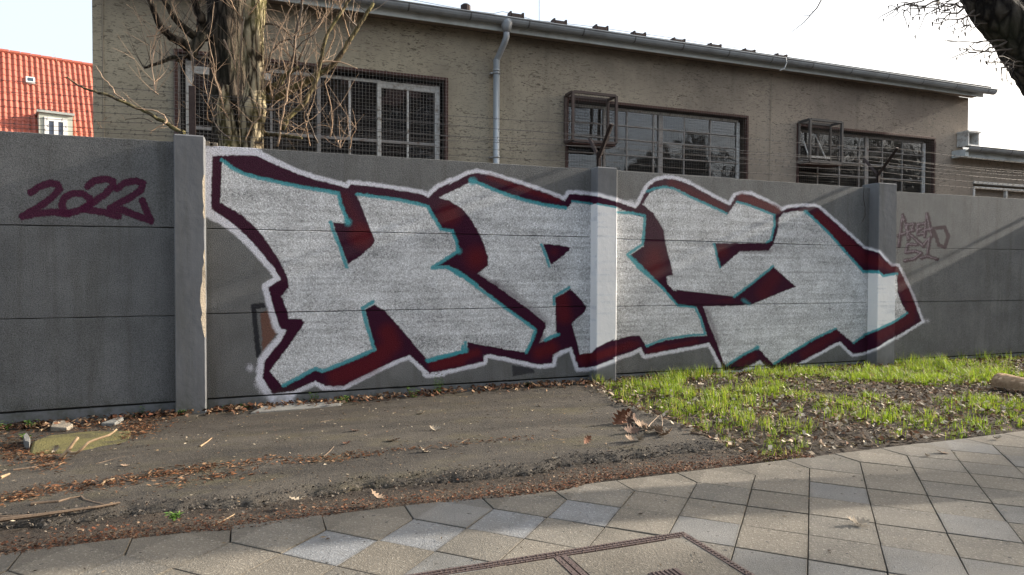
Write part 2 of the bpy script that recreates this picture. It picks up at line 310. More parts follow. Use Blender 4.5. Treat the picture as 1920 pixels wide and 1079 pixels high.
def wall_mat(name, im, stucco=True, raw=False):
    b = NB(name)
    n1 = b.noise(2.2, 4, .6); fine = b.noise(80, 3, .75); grit = b.noise(120, 2, .7)
    base = b.mix(b.ramp(n1, .35, .7), (.142, .144, .144), (.198, .20, .20)) if stucco else b.mix(b.ramp(n1, .3, .7), (.140, .143, .150), (.168, .172, .180))
    # rain streaks and green-brown dirt, strongest low on the wall
    stk = b.ramp(b.noise(1., 5, .65, b.vec((7, 7, .5))), .5, .74); base = b.mix(b.math('MULTIPLY', stk, .6), base, (.10, .098, .085))
    if im:
        uv = b.n('ShaderNodeTexCoord').outputs['UV']; t = b.n('ShaderNodeTexImage'); t.image = im; t.interpolation = 'Linear'; t.extension = 'EXTEND'; b.t.links.new(uv, t.inputs[0])
        a = t.outputs['Alpha']
        if stucco:
            sp = b.math('ADD', a, b.math('MULTIPLY', b.math('SUBTRACT', fine, .5), 1.5)); a2 = b.ramp(sp, .3, .62)
            a2 = b.math('MULTIPLY', a2, b.ramp(t.outputs['Alpha'], .02, .2))
        else: a2 = a
        col = b.mix(a2, base, t.outputs['Color'])
    else: col = base; a2 = 0.
    if stucco:
        pit = b.ramp(grit, .36, .50); col = b.mix(pit, b.mix(1., col, (.55, .55, .55), 'MULTIPLY'), col); col = b.mix(b.math('MULTIPLY', b.ramp(grit, .56, .66), .28), col, b.mix(1., col, (2.1, 2.1, 2.1), 'MULTIPLY'))  # relief shading put into the colour: pits darker, raised grains lighter
        h = b.math('ADD', b.math('MULTIPLY', fine, 1.), b.math('MULTIPLY', grit, .6)); nrm = b.bump(h, .011, 1.)
    else: nrm = b.bump(b.math('ADD', b.noise(14, 4, .6), b.math('MULTIPLY', grit, .15)), .004, 1.)
    geo = b.n('ShaderNodeSeparateXYZ'); b.t.links.new(b.co, geo.inputs[0])
    low = b.math('MULTIPLY', b.ramp(geo.outputs[2], .16, -.1), b.ramp(b.noise(6, 5, .7), .42, .62)); col = b.mix(b.math('MULTIPLY', low, .8), col, (.05, .055, .03))
    return b.out(col, .85, nrm, 0, .12)
M = {}
M['panel'] = wall_mat('painted_stucco_panel', im_wall)
M['post'] = wall_mat('smooth_grey_paint', None, False)
M['raw'] = simple('raw_concrete', (.24, .205, .16), .95, .4, 40, .012, 70)
M['plinth'] = wall_mat('painted_plinth', im_wall, False)
M['plinth_plain'] = simple('plinth_concrete', (.19, .195, .20), .85, .2, 5, .004, 60, dirt=(.09, .09, .06))
# ------------------------------------------------------------------ ground
def soil_mat():
    b = NB('dark_soil'); f = b.noise(5, 6, .7); g = b.noise(60, 4, .7)
    col = b.mix(b.ramp(f, .35, .65), (.030, .021, .015), (.068, .050, .035)); col = b.mix(b.ramp(g, .58, .7), col, (.20, .15, .10))
    return b.out(col, .95, b.bump(b.math('ADD', g, b.noise(160, 3)), .02))
def asphalt_mat():
    b = NB('old_mossy_asphalt'); lng = b.noise(1.0, 5, .6, b.vec((.7, 2.6, 1), (0, 0, R(6)))); g = b.noise(95, 3, .75); g2 = b.noise(38, 5, .7)
    col = b.mix(b.ramp(lng, .38, .62), (.040, .034, .028), (.078, .067, .054))
    col = b.mix(b.math('MULTIPLY', b.ramp(b.noise(1.4, 5, .65, b.vec((1, 1.8, 1))), .5, .68), .75), col, (.078, .066, .036))
    col = b.mix(b.math('MULTIPLY', b.ramp(b.noise(3, 6, .7), .55, .75), .55), col, (.026, .025, .026))
    geo = b.n('ShaderNodeSeparateXYZ'); b.t.links.new(b.co, geo.inputs[0])
    col = b.mix(b.math('MULTIPLY', b.ramp(b.noise(7, 6, .75), .5, .66), .55), col, (.026, .021, .017)); col = b.mix(b.math('MULTIPLY', b.math('MULTIPLY', b.ramp(geo.outputs[1], -1.5, -.25), b.ramp(b.noise(2.5, 5, .7), .3, .6)), .65), col, (.030, .022, .016))
    col = b.mix(b.ramp(g, .60, .70), col, (.17, .145, .11)); col = b.mix(b.ramp(g2, .36, .28), col, (.018, .015, .012))
    return b.out(col, .88, b.bump(b.math('ADD', b.math('MULTIPLY', g2, 1.), b.math('MULTIPLY', g, .6)), .014), 0, .3)
def slab_mat(name, c1_, c2_, gs=60., sp=.0, light=(.5, .5, .5), dark=(.1, .09, .08)):
    b = NB(name); oi = b.n('ShaderNodeObjectInfo').outputs['Random']
    n1 = b.noise(3.5, 5, .65, b.vec((1, 1, 1))); g = b.noise(gs, 3, .7); col = b.mix(b.ramp(n1, .32, .68), c1_, c2_)
    col = b.mix(b.ramp(g, .56, .66), col, light); col = b.mix(b.ramp(b.noise(gs*.55, 3, .7), .40, .31), col, dark)
    br = b.math('ADD', .9, b.math('MULTIPLY', oi, .22)); o = b.n('ShaderNodeCombineColor'); [b.t.links.new(br, o.inputs[i]) for i in range(3)]
    col = b.mix(1., col, o.outputs[0], 'MULTIPLY')
    geo = b.n('ShaderNodeSeparateXYZ'); b.t.links.new(b.co, geo.inputs[0]); ax = b.math('MULTIPLY', b.math('ABSOLUTE', geo.outputs[0]), 1/.215); ay = b.math('MULTIPLY', b.math('ABSOLUTE', geo.outputs[1]), 1/.2175)
    ed = b.math('ADD', b.math('ADD', ax, ay), b.math('MULTIPLY', b.math('SUBTRACT', b.noise(14, 4, .7), .5), .35)); col = b.mix(b.math('MULTIPLY', b.ramp(ed, .86, 1.0), .45), col, (.06, .05, .038))
    wp = b.n('ShaderNodeNewGeometry').outputs['Position']; col = b.mix(b.math('MULTIPLY', b.ramp(b.noise(2.1, 6, .7, wp), .5, .7), .5), col, (.075, .068, .056)); col = b.mix(b.math('MULTIPLY', b.ramp(b.noise(1.2, 4, .6, wp), .5, .65), .3), col, (.21, .185, .15)); col = b.mix(b.ramp(b.noise(28, 2, .5, wp), .70, .74), col, (.05, .045, .04))
    return b.out(col, .82, b.bump(b.math('ADD', g, b.noise(gs*2.2, 2)), .004), 0, .35)
M['soil'] = soil_mat(); M['asphalt'] = asphalt_mat()
M['slabA'] = slab_mat('beige_pavement_slab', (.125, .108, .085), (.175, .152, .12), 62, light=(.30, .27, .22), dark=(.06, .05, .042))
M['slabB'] = slab_mat('grey_pavement_slab', (.128, .124, .115), (.165, .158, .147), 100, light=(.24, .235, .225), dark=(.08, .076, .07))
M['slabC'] = slab_mat('speckled_granite_slab', (.135, .136, .136), (.18, .182, .184), 60, light=(.28, .285, .29), dark=(.05, .05, .055))
M['slabD'] = slab_mat('brownish_pavement_slab', (.11, .098, .082), (.155, .138, .112), 62, light=(.27, .245, .205), dark=(.05, .045, .038))
def grid(name, x0, x1, y0, y1, st, zf, mat, smooth=True):
    xs = np.arange(x0, x1+st/2, st); ys = np.arange(y0, y1+st/2, st); X, Y = np.meshgrid(xs, ys); Z = zf(X, Y)
    V = np.stack([X, Y, Z], -1).reshape(-1, 3); nx = len(xs); I = np.arange(len(xs)*len(ys)).reshape(len(ys), nx)
    F = np.stack([I[:-1, :-1], I[:-1, 1:], I[1:, 1:], I[1:, :-1]], -1).reshape(-1, 4)
    return npmesh(name, V, F, mat, smooth=smooth)
_vw = np.vectorize(wz)
def zverge(X, Y): t = np.clip(-Y/3.5, 0, 1); return _vw(X)*(1-t)-.012*t
class PN:   # cheap periodic value noise for shaping
    def __init__(s, k): s.g = np.random.default_rng(k).random((64, 64))
    def __call__(s, x, y, sc):
        x = np.asarray(x)*sc; y = np.asarray(y)*sc; xi = np.floor(x).astype(int); yi = np.floor(y).astype(int); fx = x-xi; fy = y-yi; fx = fx*fx*(3-2*fx); fy = fy*fy*(3-2*fy)
        q = lambda a, b: s.g[a % 64, b % 64]
        return (q(xi, yi)*(1-fx)+q(xi+1, yi)*fx)*(1-fy)+(q(xi, yi+1)*(1-fx)+q(xi+1, yi+1)*fx)*fy
PNA, PNB = PN(1), PN(2)
gb = MB(); gb.poly([(-400, -400, -.36), (400, -400, -.36), (400, 400, -.36), (-400, 400, -.36)])
tag(gb.obj('ground', M['soil']), kind='structure')
yb = grid('yard_ground', -14, 30, .1, 16, .5, lambda X, Y: _vw(X)-.06+.04*PNA(X, Y, .8), M['soil'])
tag(link('yard_ground', yb), kind='structure')
bed = grid('verge_soil', -14, 30, -3.56, .12, .06, lambda X, Y: zverge(X, Y)-.03+.05*np.clip((X-3.3)/.6, 0, 1)*(PNA(X, Y, 2.)*.7+PNB(X, Y, 7)*.4)*np.clip((Y+3.55)/.35, 0, 1), M['soil'])
tag(link('verge_soil', bed), kind='structure')
def asph_xmax(y): return np.interp(-y, [0, .3, 1.35, 2.3, 3.15, 3.3], [3.7, 3.62, 3.36, 3.36, 3.22, 2.9])
def asphalt():
    st = .025; xs = np.arange(-14, 3.9, st); ys = np.arange(-3.3, -.1, st); X, Y = np.meshgrid(xs, ys)
    yb_ = -3.13+.10*PNA(X, X*0+3, 3)+.05*PNB(X, X*0+8, 14)+.12*np.clip((X-.0)/-3, 0, 1)
    mask = (Y > yb_) & (X < asph_xmax(Y)+.12*(PNB(X*0+5, Y, 5)-.5)+.05*(PNA(X*0+2, Y, 16)-.5))
    Z = zverge(X, Y)+.004+.018*PNB(X, Y, 1.1)+.004*PNA(X, Y, 9)
    edge = np.clip((Y-yb_)/.13, 0, 1); Z = Z-.052*(1-edge)**1.5+.010*edge*(1-edge)*4*(PNA(X, Y, 13)-.5)
    V = np.stack([X+rng.uniform(-.007, .007, X.shape), Y+rng.uniform(-.007, .007, X.shape), Z], -1).reshape(-1, 3)
    nx = len(xs); I = np.arange(X.size).reshape(X.shape); q = mask[:-1, :-1] & mask[:-1, 1:] & mask[1:, 1:] & mask[1:, :-1]
    F = np.stack([I[:-1, :-1], I[:-1, 1:], I[1:, 1:], I[1:, :-1]], -1)[q]
    # side skirts
    qp = np.pad(q, 1); sk = []
    ii, jj = np.where(q)
    for i, j in zip(ii, jj):
        for di, dj, a, b in ((-1, 0, (i, j), (i, j+1)), (1, 0, (i+1, j+1), (i+1, j)), (0, -1, (i+1, j), (i, j)), (0, 1, (i, j+1), (i+1, j+1))):
            if not qp[i+1+di, j+1+dj]: sk.append((I[a], I[b]))
    V2 = []; F2 = []; base = len(V)
    for a, b in sk:
        k = base+len(V2); V2 += [V[a]-[0, 0, .06], V[b]-[0, 0, .06]]; F2.append((b, a, k, k+1))
    V = np.vstack([V, np.array(V2)]); F = np.vstack([F, np.array(F2)])
    used = np.unique(F); mp = np.full(len(V), -1); mp[used] = np.arange(len(used))
    return npmesh('asphalt_path', V[used], mp[F], M['asphalt'])
tag(link('asphalt_path', asphalt()), kind='structure')
# ------------------------------------------------------------------ pavement: every slab a piece
P_ = .4305; HX = P_/2; VY = -3.709; HY = .2175; VX = .763
sbm = MB(); sbm.poly([(-16, -9.5, -.045), (30, -9.5, -.045), (30, -3.49, -.045), (-16, -3.49, -.045)]); sbm.box(-16, 30, -9.6, -9.5, -.3, -.045)
side = tag(sbm.obj('pavement', simple('joint_sand', (.045, .036, .028), .95, .4, 30, .01, 120)), kind='structure')
def slab_mesh(name, pts, mt):
    b = MB(); c = Vector((sum(p[0] for p in pts)/len(pts), sum(p[1] for p in pts)/len(pts), 0)); n = len(pts)
    def shr(d, z):
        o = []
        for p in pts:
            v = Vector((p[0], p[1], 0))-c; o.append(tuple(c+v*(1-d/v.length*1.3)+Vector((0, 0, z))))
        return o
    t = shr(.0042, 0); mid = shr(.0026, -.0018); lo = shr(.0026, -.05); b.poly(t)
    for i in range(n):
        j = (i+1) % n; b.poly([mid[i], mid[j], t[j], t[i]]); b.poly([lo[i], lo[j], mid[j], mid[i]])
    return b.mesh(name, mt)
sq = [(-HX, 0), (0, -HY), (HX, 0), (0, HY)]                       # centred square on its corner
pen = [(-HX, .212), (-HX, 0), (0, -HY), (HX, 0), (HX, .212)]      # edge stone, origin between its shoulders
MS = {k: slab_mesh('square_slab', sq, M['slab'+k]) for k in 'ABCD'}; MP = {k: slab_mesh('edge_slab', pen, M['slab'+k]) for k in 'ABCD'}
def cam_dist(x, y): return math.hypot(x, y+7.1)
def inview(x, y):
    v = np.array([x, y, 0])-CAM; d = v@_f
    if d < .5: return False
    px = CX+FL*(v@_r)/d; py = CY-FL*(v@_u)/d; return -120 < px < 2040 and py < 1190
special = {(1.194+0*HX, -3.92): 'C'}
nslab = 0; rest = MB()
def mk_of(x, y):
    r_ = random.random()
    return 'A' if r_ < .5 else 'D' if r_ < .94 else 'B'
SPEC = [((925,953),(998,1007),'C'), ((1063,936),(1147,985),'C'), ((776,974),(833,1032),'C'), ((600,990),(680,1060),'C'), ((1355,905),(1390,1030),'B')]
spec_pts = []
for q in ((985-60, 1000-22), (1063, 961), (781, 1002), (622, 1028), (1105, 955)): pass
for (qx, qy), kk in (((958,980),'C'), ((1103,960),'C'), ((805,1003),'C'), ((640,1035),'C'), ((1340,1010),'B'), ((1470,1055),'B'), ((1760,1050),'B'), ((860,1045),'B'), ((1600,1075),'B'), ((1080,1020),'D'), ((1830,1070),'B')):
    g_ = G(qx, qy); spec_pts.append((g_[0], g_[1], kk))
def kind_at(cx, cy):
    for a, b_, kk in spec_pts:
        if abs(cx-a)/HX+abs(cy-b_)/HY < 1: return kk
    return mk_of(cx, cy)
cands = []
for k in range(-34, 66):
    cands.append((VX+HX+P_*k, VY, 'p'))
for r_ in range(1, 26):
    for k in range(-34, 66): cands.append((VX+P_*k+(0 if r_ % 2 else HX), VY-HY*r_, 's'))
cands.sort(key=lambda c: (not inview(c[0], c[1]), cam_dist(c[0], c[1])))
for i, (x, y, ty) in enumerate(cands):
    kk = kind_at(x, y)
    if i < 295 and inview(x, y):
        o = link('slab', (MP if ty == 'p' else MS)[kk], side); o.location = (x, y, random.uniform(-.003, .0025)); o.rotation_euler = (random.gauss(0, .004), random.gauss(0, .004), random.gauss(0, .004))
    else:
        for p in ([0]):
            pts = [(x+a, y+b_) for a, b_ in (pen if ty == 'p' else sq)]; c_ = (x, y)
            rest.poly([(c_[0]+(a-c_[0])*.985, c_[1]+(b_-c_[1])*.985, -.004+random.uniform(-.002, .002)) for a, b_ in pts], 'ABCD'.index(kk))
tag(rest.obj('outer_slabs', [M['slab'+k] for k in 'ABCD'], side), kind='stuff')
# kerb and road behind the viewer
kb = MB(); kb.box(-40, 60, -9.75, -9.6, -.4, -.02); tag(kb.obj('kerb', simple('granite_kerb', (.3, .29, .28), .8, .2, 10, .004)), kind='structure')
rd = MB(); rd.poly([(-80, -18, -.13), (90, -18, -.13), (90, -9.75, -.13), (-80, -9.75, -.13)]); tag(rd.obj('road', simple('road_asphalt', (.055, .053, .05), .9, .2, 20, .006, 120)), kind='structure')
# access cover let into the pavement
rust = NB('rusty_checker_plate'); vv = rust.voro(55., rust.vec((1, 1, 0)), 'F1', 0)
M['checker'] = rust.out(rust.mix(rust.noise(20, 4), (.075, .05, .042), (.15, .11, .10)), .6, rust.bump(rust.ramp(vv, .35, .2), .01, 1.), .35)
cv = empty('access_cover', (1.24, -4.6, 0), 'rectangular access cover with studded rusty frame let into the pavement', 'manhole cover')
X0, X1, X2, Y1 = .2, 1.262, 1.94, -4.345
fr = MB(); bw = .052
fr.box(X0, X2, Y1-bw, Y1, -.03, .005); fr.box(X2-bw*.7, X2, Y1-1.2, Y1-bw-.002, -.03, .005)
for a in np.arange(X0+.02, X2-.02, .022):
    for j in range(2): fr.box(a-.006, a+.006, Y1-.016-.022*j-.005, Y1-.016-.022*j+.005, .004, .009)
for a in np.arange(Y1-1.15, Y1-bw-.01, .022):
    fr.box(X2-.024, X2-.012, a-.005, a+.005, .004, .009)
fr.obj('frame', M['checker'], cv)
cb = MB(); cb.box(X1-.03, X1-.004, Y1-1.2, Y1-bw-.002, -.03, .005); cb.box(X1+.004, X1+.03, Y1-1.2, Y1-bw-.002, -.03, .005); cb.obj('crossbar', M['checker'], cv)
for a, b_ in ((X0, X1-.034), (X1+.036, X2-bw*.7-.006)):
    lb = MB(); lb.box(a+.004, b_, Y1-1.2, Y1-bw-.008, -.03, .002); lb.obj('concrete_infill', M['slabA'], cv)
kh = MB(); kx, ky = G(1255, 1082)[:2]
kh.box(kx-.07, kx+.07, ky-.05, ky+.05, -.02, .006)
for j in range(6): kh.box(kx-.06+j*.021, kx-.051+j*.021, ky-.045, ky+.045, .006, .011)
kh.obj('lifting_eye', M['checker'], cv)
# ------------------------------------------------------------------ the wall
wall = empty('concrete_wall', (4, 0, 0), 'grey concrete panel wall with posts, covered by silver and maroon KAS graffiti', 'wall')
Zs = [2.452, 1.655, .847, .037]
secs = [(-6.3, -4.63), (-4.75, -.53), (-.53, 3.82), (3.82, 8.18), (8.18, 12.6), (12.6, 17)]
def uvw(p): return ((p[0]-WX0)/(WX1-WX0), (p[2]-WZ0)/(WZ1-WZ0))
tilt = {1: (.0, .008), 2: (-.004, .0), 3: (.004, -.012), 4: (-.04, -.028), 5: (-.03, -.03)}
jl = {1: (-.03, .006), 2: (.004, .012), 3: (.0, -.026), 4: (-.04, -.018), 5: (-.02, -.02)}
jm = {1: (-.02, -.012), 2: (.002, .014), 3: (.008, .002), 4: (.004, -.008), 5: (0, 0)}
jb = {1: (-.035, -.006), 2: (.002, .014), 3: (.018, .006), 4: (-.004, -.012), 5: (-.01, -.01)}
for si, (a, b_) in enumerate(secs):
    if si == 0: continue
    ls = [tilt[si], jl[si], jm[si], jb[si]]
    for r_ in range(3):
        pm = MB(); yo = random.uniform(-.004, .004); g = .0022+random.uniform(0, .0014); bv = .0035
        zt = [Zs[r_]+q-(g if r_ else 0) for q in ls[r_]]; zb = [Zs[r_+1]+q+g for q in ls[r_+1]]
        n = 36; xs = [a+(b_-a)*i/n for i in range(n+1)]
        wob = [random.uniform(-.0012, .0012) for _ in xs]; wot = [random.uniform(-.0022, .0022) for _ in xs]
        for i in range(n):
            def pt(k, top, d, y):
                t = k/n; z = (zt[0]*(1-t)+zt[1]*t+wot[k]-d) if top else (zb[0]*(1-t)+zb[1]*t+wob[k]+d)
                return (xs[k], yo+y, z)
            rows = [(0, -.0, .09), (0, 0, bv), (0, bv, 0), (1, bv, 0), (1, 0, bv), (1, 0, .09)]
            for (t0, d0, y0), (t1, d1, y1) in zip(rows, rows[1:]):
                q = [pt(i, t0, d0, y0), pt(i+1, t0, d0, y0), pt(i+1, t1, d1, y1), pt(i, t1, d1, y1)]
                pm.poly(q, 0, [uvw(p) for p in q])
        pm.poly([(a, yo+.09, zt[0]), (b_, yo+.09, zt[1]), (b_, yo+.09, zb[1]), (a, yo+.09, zb[0])])
        lab = {(1, 0): 'top panel with the purple tag 2022', (4, 0): 'top panel with the thin purple tag AREA 51'}.get((si, r_))
        tag(pm.obj('panel', M['panel'], wall, uv=True), lab)
    pl = MB(); n = 30
    for i in range(n):
        x0, x1 = a+(b_-a)*i/n, a+(b_-a)*(i+1)/n; t = (i+.5)/n
        zt = Zs[3]+ls[3][0]*(1-t)+ls[3][1]*t-.012-random.uniform(0, .004)
        q = [(x0, -.006, -.4), (x1, -.006, -.4), (x1, -.006, zt), (x0, -.006, zt)]; pl.poly(q, 0, [uvw(p) for p in q])
        q = [(x0, -.006, zt), (x1, -.006, zt), (x1, .1, zt), (x0, .1, zt)]; pl.poly(q, 0, [uvw(p) for p in q])
    pl.obj('plinth', [M['plinth']], wall, uv=True)
core = MB()
core.box(-4.6, 16.9, .03, .07, -.3, 2.3); core.obj('wall_core', simple('dark_joint', (.03, .03, .03), .95, .2), wall)
PO = [(-4.88, -4.62, 2.50, None), (-.657, -.399, 2.508, 'chip'), (3.688, 3.949, 2.462, 'g2'), (7.996, 8.372, 2.505, 'g3'), (12.45, 12.75, 2.48, None)]
PO[3] = (8.008, 8.345, 2.495, 'g3')
def pmat(im, nm): return wall_mat(nm, im, False)
for x0, x1, zt, kind in PO:
    zs = sorted(set(list(np.linspace(-.35, zt-.012, 50))))
    mats = [M['post'], M['raw']]
    fu = su = lambda p: (0, 0)
    if kind in ('g2', 'g3'):
        imf = paint_image('post_front_paint', lambda u, v: (u, np.full_like(u, -PD), v), x0, x1, -.1, zt, .004, .25)
        ims = paint_image('post_side_paint', lambda u, v, x=x0: (np.full_like(u, x), u, v), -PD, .02, -.1, zt, .004, .25)
        mats = [pmat(imf, 'painted_post_front'), M['raw'], pmat(ims, 'painted_post_side')]
        fu = lambda p, x0=x0, x1=x1, zt=zt: ((p[0]-x0)/(x1-x0), (p[2]+.1)/(zt+.1)); su = lambda p, zt=zt: ((p[1]+PD)/(PD+.02), (p[2]+.1)/(zt+.1))
    pm = MB()
    def prof(z):
        cl = .006+random.uniform(0, .002); crr = .008+random.uniform(0, .003)
        if kind == 'chip':
            crr += .035*max(0, 1-abs(z-.98)/.33)**.6*(.6+.5*random.random()); crr += .008*(random.random() > .8)
        return cl, crr
    pr = [prof(z) for z in zs]
    for (z0, (l0, r0)), (z1, (l1, r1)) in zip(zip(zs, pr), zip(zs[1:], pr[1:])):
        A0 = [(x0, .12, z0), (x0, -PD+l0, z0), (x0+l0, -PD, z0), (x1-r0, -PD, z0), (x1, -PD+r0, z0), (x1, .12, z0)]
        A1 = [(x0, .12, z1), (x0, -PD+l1, z1), (x0+l1, -PD, z1), (x1-r1, -PD, z1), (x1, -PD+r1, z1), (x1, .12, z1)]
        for i in range(5):
            q = [A0[i], A0[i+1], A1[i+1], A1[i]]
            mi = 1 if (i == 3 and max(r0, r1) > .0165) else (2 if (i == 0 and len(mats) > 2) else 0)
            pm.poly(q, mi, [su(p) if mi == 2 else fu(p) for p in q])
    l1, r1 = pr[-1]
    top = [(x0+.01, -PD+.01, zt), (x1-.01, -PD+.01, zt), (x1-.01, .11, zt), (x0+.01, .11, zt)]
    ring = [(x0+l1, -PD, zs[-1]), (x1-r1, -PD, zs[-1]), (x1, .12, zs[-1]), (x0, .12, zs[-1])]
    pm.poly(top)
    for i in range(4): pm.poly([ring[i], ring[(i+1) % 4], top[(i+1) % 4], top[i]])
    tag(pm.obj('post', mats, wall, uv=True), {'chip': 'plain grey post with a chipped right edge', 'g2': 'middle post crossed by the graffiti', 'g3': 'right post crossed by the tip of the graffiti'}.get(kind))
# mortar crumbs on the first post
mc = MB()
for i in range(9): x = -.68+.04*i+random.uniform(-.01, .01); mc.box(x, x+random.uniform(.02, .05), .0, .06, 2.452 if x < -.6 else 2.44, (2.475 if x < -.6 else 2.47)) if (x < -.665 or x > -.39) else None
for x in (-.40, -.36, -.33): mc.box(x, x+.035, .0, .07, 2.445, 2.445+random.uniform(.02, .045))
mc.obj('mortar_crumbs', M['raw'], wall)
M['iron'] = simple('dark_rusty_iron', (.045, .032, .03), .7, .4, 30, .003, 90, .5)
M['meshw'] = simple('grey_mesh_wire', (.30, .29, .275), .6, .25, 30, metal=.2)
M['meshd'] = simple('dark_mesh_wire', (.12, .112, .105), .6, .25, 30, metal=.2)
M['wire'] = simple('weathered_wire', (.085, .078, .075), .55, .3, 30, metal=.6)
def bracket(x, z, v=True):
    b = MB()
    if v:
        b.box(x-.022, x+.022, .0, .012, z-.15, z+.2); b.box(x-.022, x-.016, .0, .04, z-.15, z+.2)
        for s_, L in ((-1, .42), (1, .33)):
            for off in (-.02, .02):
                p0 = (x+off, .02, z+.14); p1 = (x+off*.9, .02+s_*L*.72, z+.14+L*.78); b.tube([p0, p1], .009, 4)
            b.tube([(x, .02, z+.13), (x, .02+s_*L*.72, z+.14+L*.78)], .018, 4)
    else:
        b.box(x-.028, x+.028, .02, .028, z-.1, z+.50); b.box(x+.022, x+.028, .028, .07, z-.1, z+.50)
    b.obj('wire_bracket', M['iron'], wall)
BR = [(-4.75, 2.48, 0), (-.515, 2.5, 0), (3.80, 2.46, 1), (8.19, 2.49, 1), (12.6, 2.47, 1)]
for x, z, v in BR: bracket(x, z, bool(v))
def strand(pp, r_=.0022, barbs=True, sag=.02):
    b = MB(); pts = []
    for (a, c_) in zip(pp, pp[1:]):
        n = 14; kz = random.uniform(.3, 1)*sag
        for i in range(n):
            t = i/n; pts.append(Vector(a).lerp(Vector(c_), t)+Vector((0, random.gauss(0, .002), -kz*4*t*(1-t)+random.gauss(0, .002))))
    pts.append(Vector(pp[-1])); b.tube(pts, r_, 4)
    if barbs:
        x = pts[0].x
        while x < pts[-1].x:
            x += random.uniform(.10, .14)
            for a, c_ in zip(pts, pts[1:]):
                if a.x <= x < c_.x:
                    p = a.lerp(c_, (x-a.x)/(c_.x-a.x)); s_ = .016
                    b.tube([p+Vector((-.006, 0, -s_)), p+Vector((.006, 0, s_))], .0017, 3); b.tube([p+Vector((-.004, -s_, .006)), p+Vector((.004, s_, -.006))], .0017, 3); break
    b.obj('barbed_wire', M['wire'], wall)
for k, (s_, fr_) in enumerate(((1, .25), (1, .6), (1, .95), (-1, .3), (-1, .62), (-1, .97))):
    pp = [(BR[0][0], .04, 2.53+.07*k), (BR[1][0], .04, 2.56+.075*k)]
    for x, z, v in BR[2:]:
        L = (.42 if s_ < 0 else .33)*fr_; pp.append((x, .02+s_*L*.72, z+.14+L*.78))
    strand(pp, sag=.05)
strand([(-4.75, .03, 2.52), (-.515, .03, 2.52), (3.8, .02, 2.55), (8.19, .02, 2.58), (12.6, .02, 2.55)], sag=.03)
strand([(-.515, .05, 2.93), (3.8, .12, 2.88), (8.19, .1, 2.9), (12.6, .1, 2.9)], .0018, False, .09)
# loose cable on the third post
cb = MB(); cb.tube([W(*p, -.03) for p in ((1620,352),(1619,372),(1622,390),(1622,405),(1617,416))], .004, 5); cb.obj('loose_cable', M['iron'], wall)
# ------------------------------------------------------------------ workshop building
def plaster_mat():
    b = NB('scratched_roughcast'); big = b.noise(.55, 5, .6); hz = b.noise(1., 3, .6, b.vec((9, 9, 32)), 1.); hz2 = b.noise(1., 4, .65, b.vec((19, 19, 60)), .7)
    geo = b.n('ShaderNodeSeparateXYZ'); b.t.links.new(b.co, geo.inputs[0])
    side_ = b.ramp(geo.outputs[0], 2., 11.); pink = b.mix(side_, (.36, .325, .245), (.325, .275, .225))
    pink = b.mix(b.ramp(big, .38, .62), b.mix(1., pink, (.68, .68, .70), 'MULTIPLY'), pink)
    up = b.math('MULTIPLY', b.ramp(geo.outputs[2], 4.3, 5.4), b.ramp(b.noise(1.6, 5, .65), .3, .62)); col = b.mix(b.math('MULTIPLY', up, .55), pink, (.10, .08, .07))
    msk = b.ramp(b.noise(1.1, 4, .6), .36, .62, .25, 1.)
    scr = b.math('MULTIPLY', b.ramp(hz, .57, .62), msk); col = b.mix(b.math('MULTIPLY', scr, .78), col, (.062, .052, .042))
    scr2 = b.math('MULTIPLY', b.ramp(hz2, .56, .62), msk); col = b.mix(b.math('MULTIPLY', scr2, .6), col, (.075, .064, .052))
    st_ = b.ramp(b.noise(1., 5, .7, b.vec((3.4, 3.4, .35))), .56, .8); col = b.mix(b.math('MULTIPLY', st_, .5), col, (.09, .08, .065))
    return b.out(col, .92, b.bump(b.math('SUBTRACT', b.math('MULTIPLY', b.noise(45, 4, .7), .5), b.math('MULTIPLY', scr, .25)), .006), 0, .2)
M['plaster'] = plaster_mat()
M['zinc'] = simple('dull_zinc', (.27, .295, .32), .55, .2, 3, .0015, 20, .1, dirt=(.18, .19, .20))
M['zinc2'] = simple('bright_zinc_pipe', (.33, .36, .385), .42, .15, 6, .001, 20, .4)
M['fascia'] = simple('grey_white_fascia', (.50, .54, .54), .7, .2, 2.5, dirt=(.3, .31, .3))
M['soffit'] = simple('stained_soffit', (.22, .18, .15), .85, .25, 4)
M['rustf'] = simple('rust_brown_steel', (.075, .038, .032), .75, .4, 25, .003, 80, .2)
M['whitef'] = simple('dirty_white_steel', (.55, .55, .53), .65, .25, 18, .002, 60, dirt=(.2, .16, .12))
M['greyf'] = simple('weathered_grey_steel', (.26, .25, .24), .65, .3, 18, .002, 60, dirt=(.14, .09, .07))
M['reveal'] = simple('brown_reveal', (.11, .085, .065), .9, .3, 6, .004)
M['dark'] = simple('dark_interior', (.035, .034, .036), .95, .3, 2)
gl = NB('dusty_window_glass'); gg = gl.n('ShaderNodeBsdfGlossy'); gg.inputs['Roughness'].default_value = .02; gg.inputs[0].default_value = (.85, .88, .92, 1); tt = gl.n('ShaderNodeBsdfTransparent'); tt.inputs[0].default_value = (.62, .64, .66, 1)
fz = gl.n('ShaderNodeFresnel'); fz.inputs[0].default_value = 1.95; mx = gl.n('ShaderNodeMixShader'); gl.t.links.new(fz.outputs[0], mx.inputs[0]); gl.t.links.new(tt.outputs[0], mx.inputs[1]); gl.t.links.new(gg.outputs[0], mx.inputs[2])
df = gl.n('ShaderNodeBsdfDiffuse'); df.inputs[0].default_value = (.16, .16, .16, 1); m2 = gl.n('ShaderNodeMixShader'); gl.set(m2.inputs[0], gl.ramp(gl.noise(2.5, 4, .6), .3, .8,   .01, .09)); gl.t.links.new(mx.outputs[0], m2.inputs[1]); gl.t.links.new(df.outputs[0], m2.inputs[2])
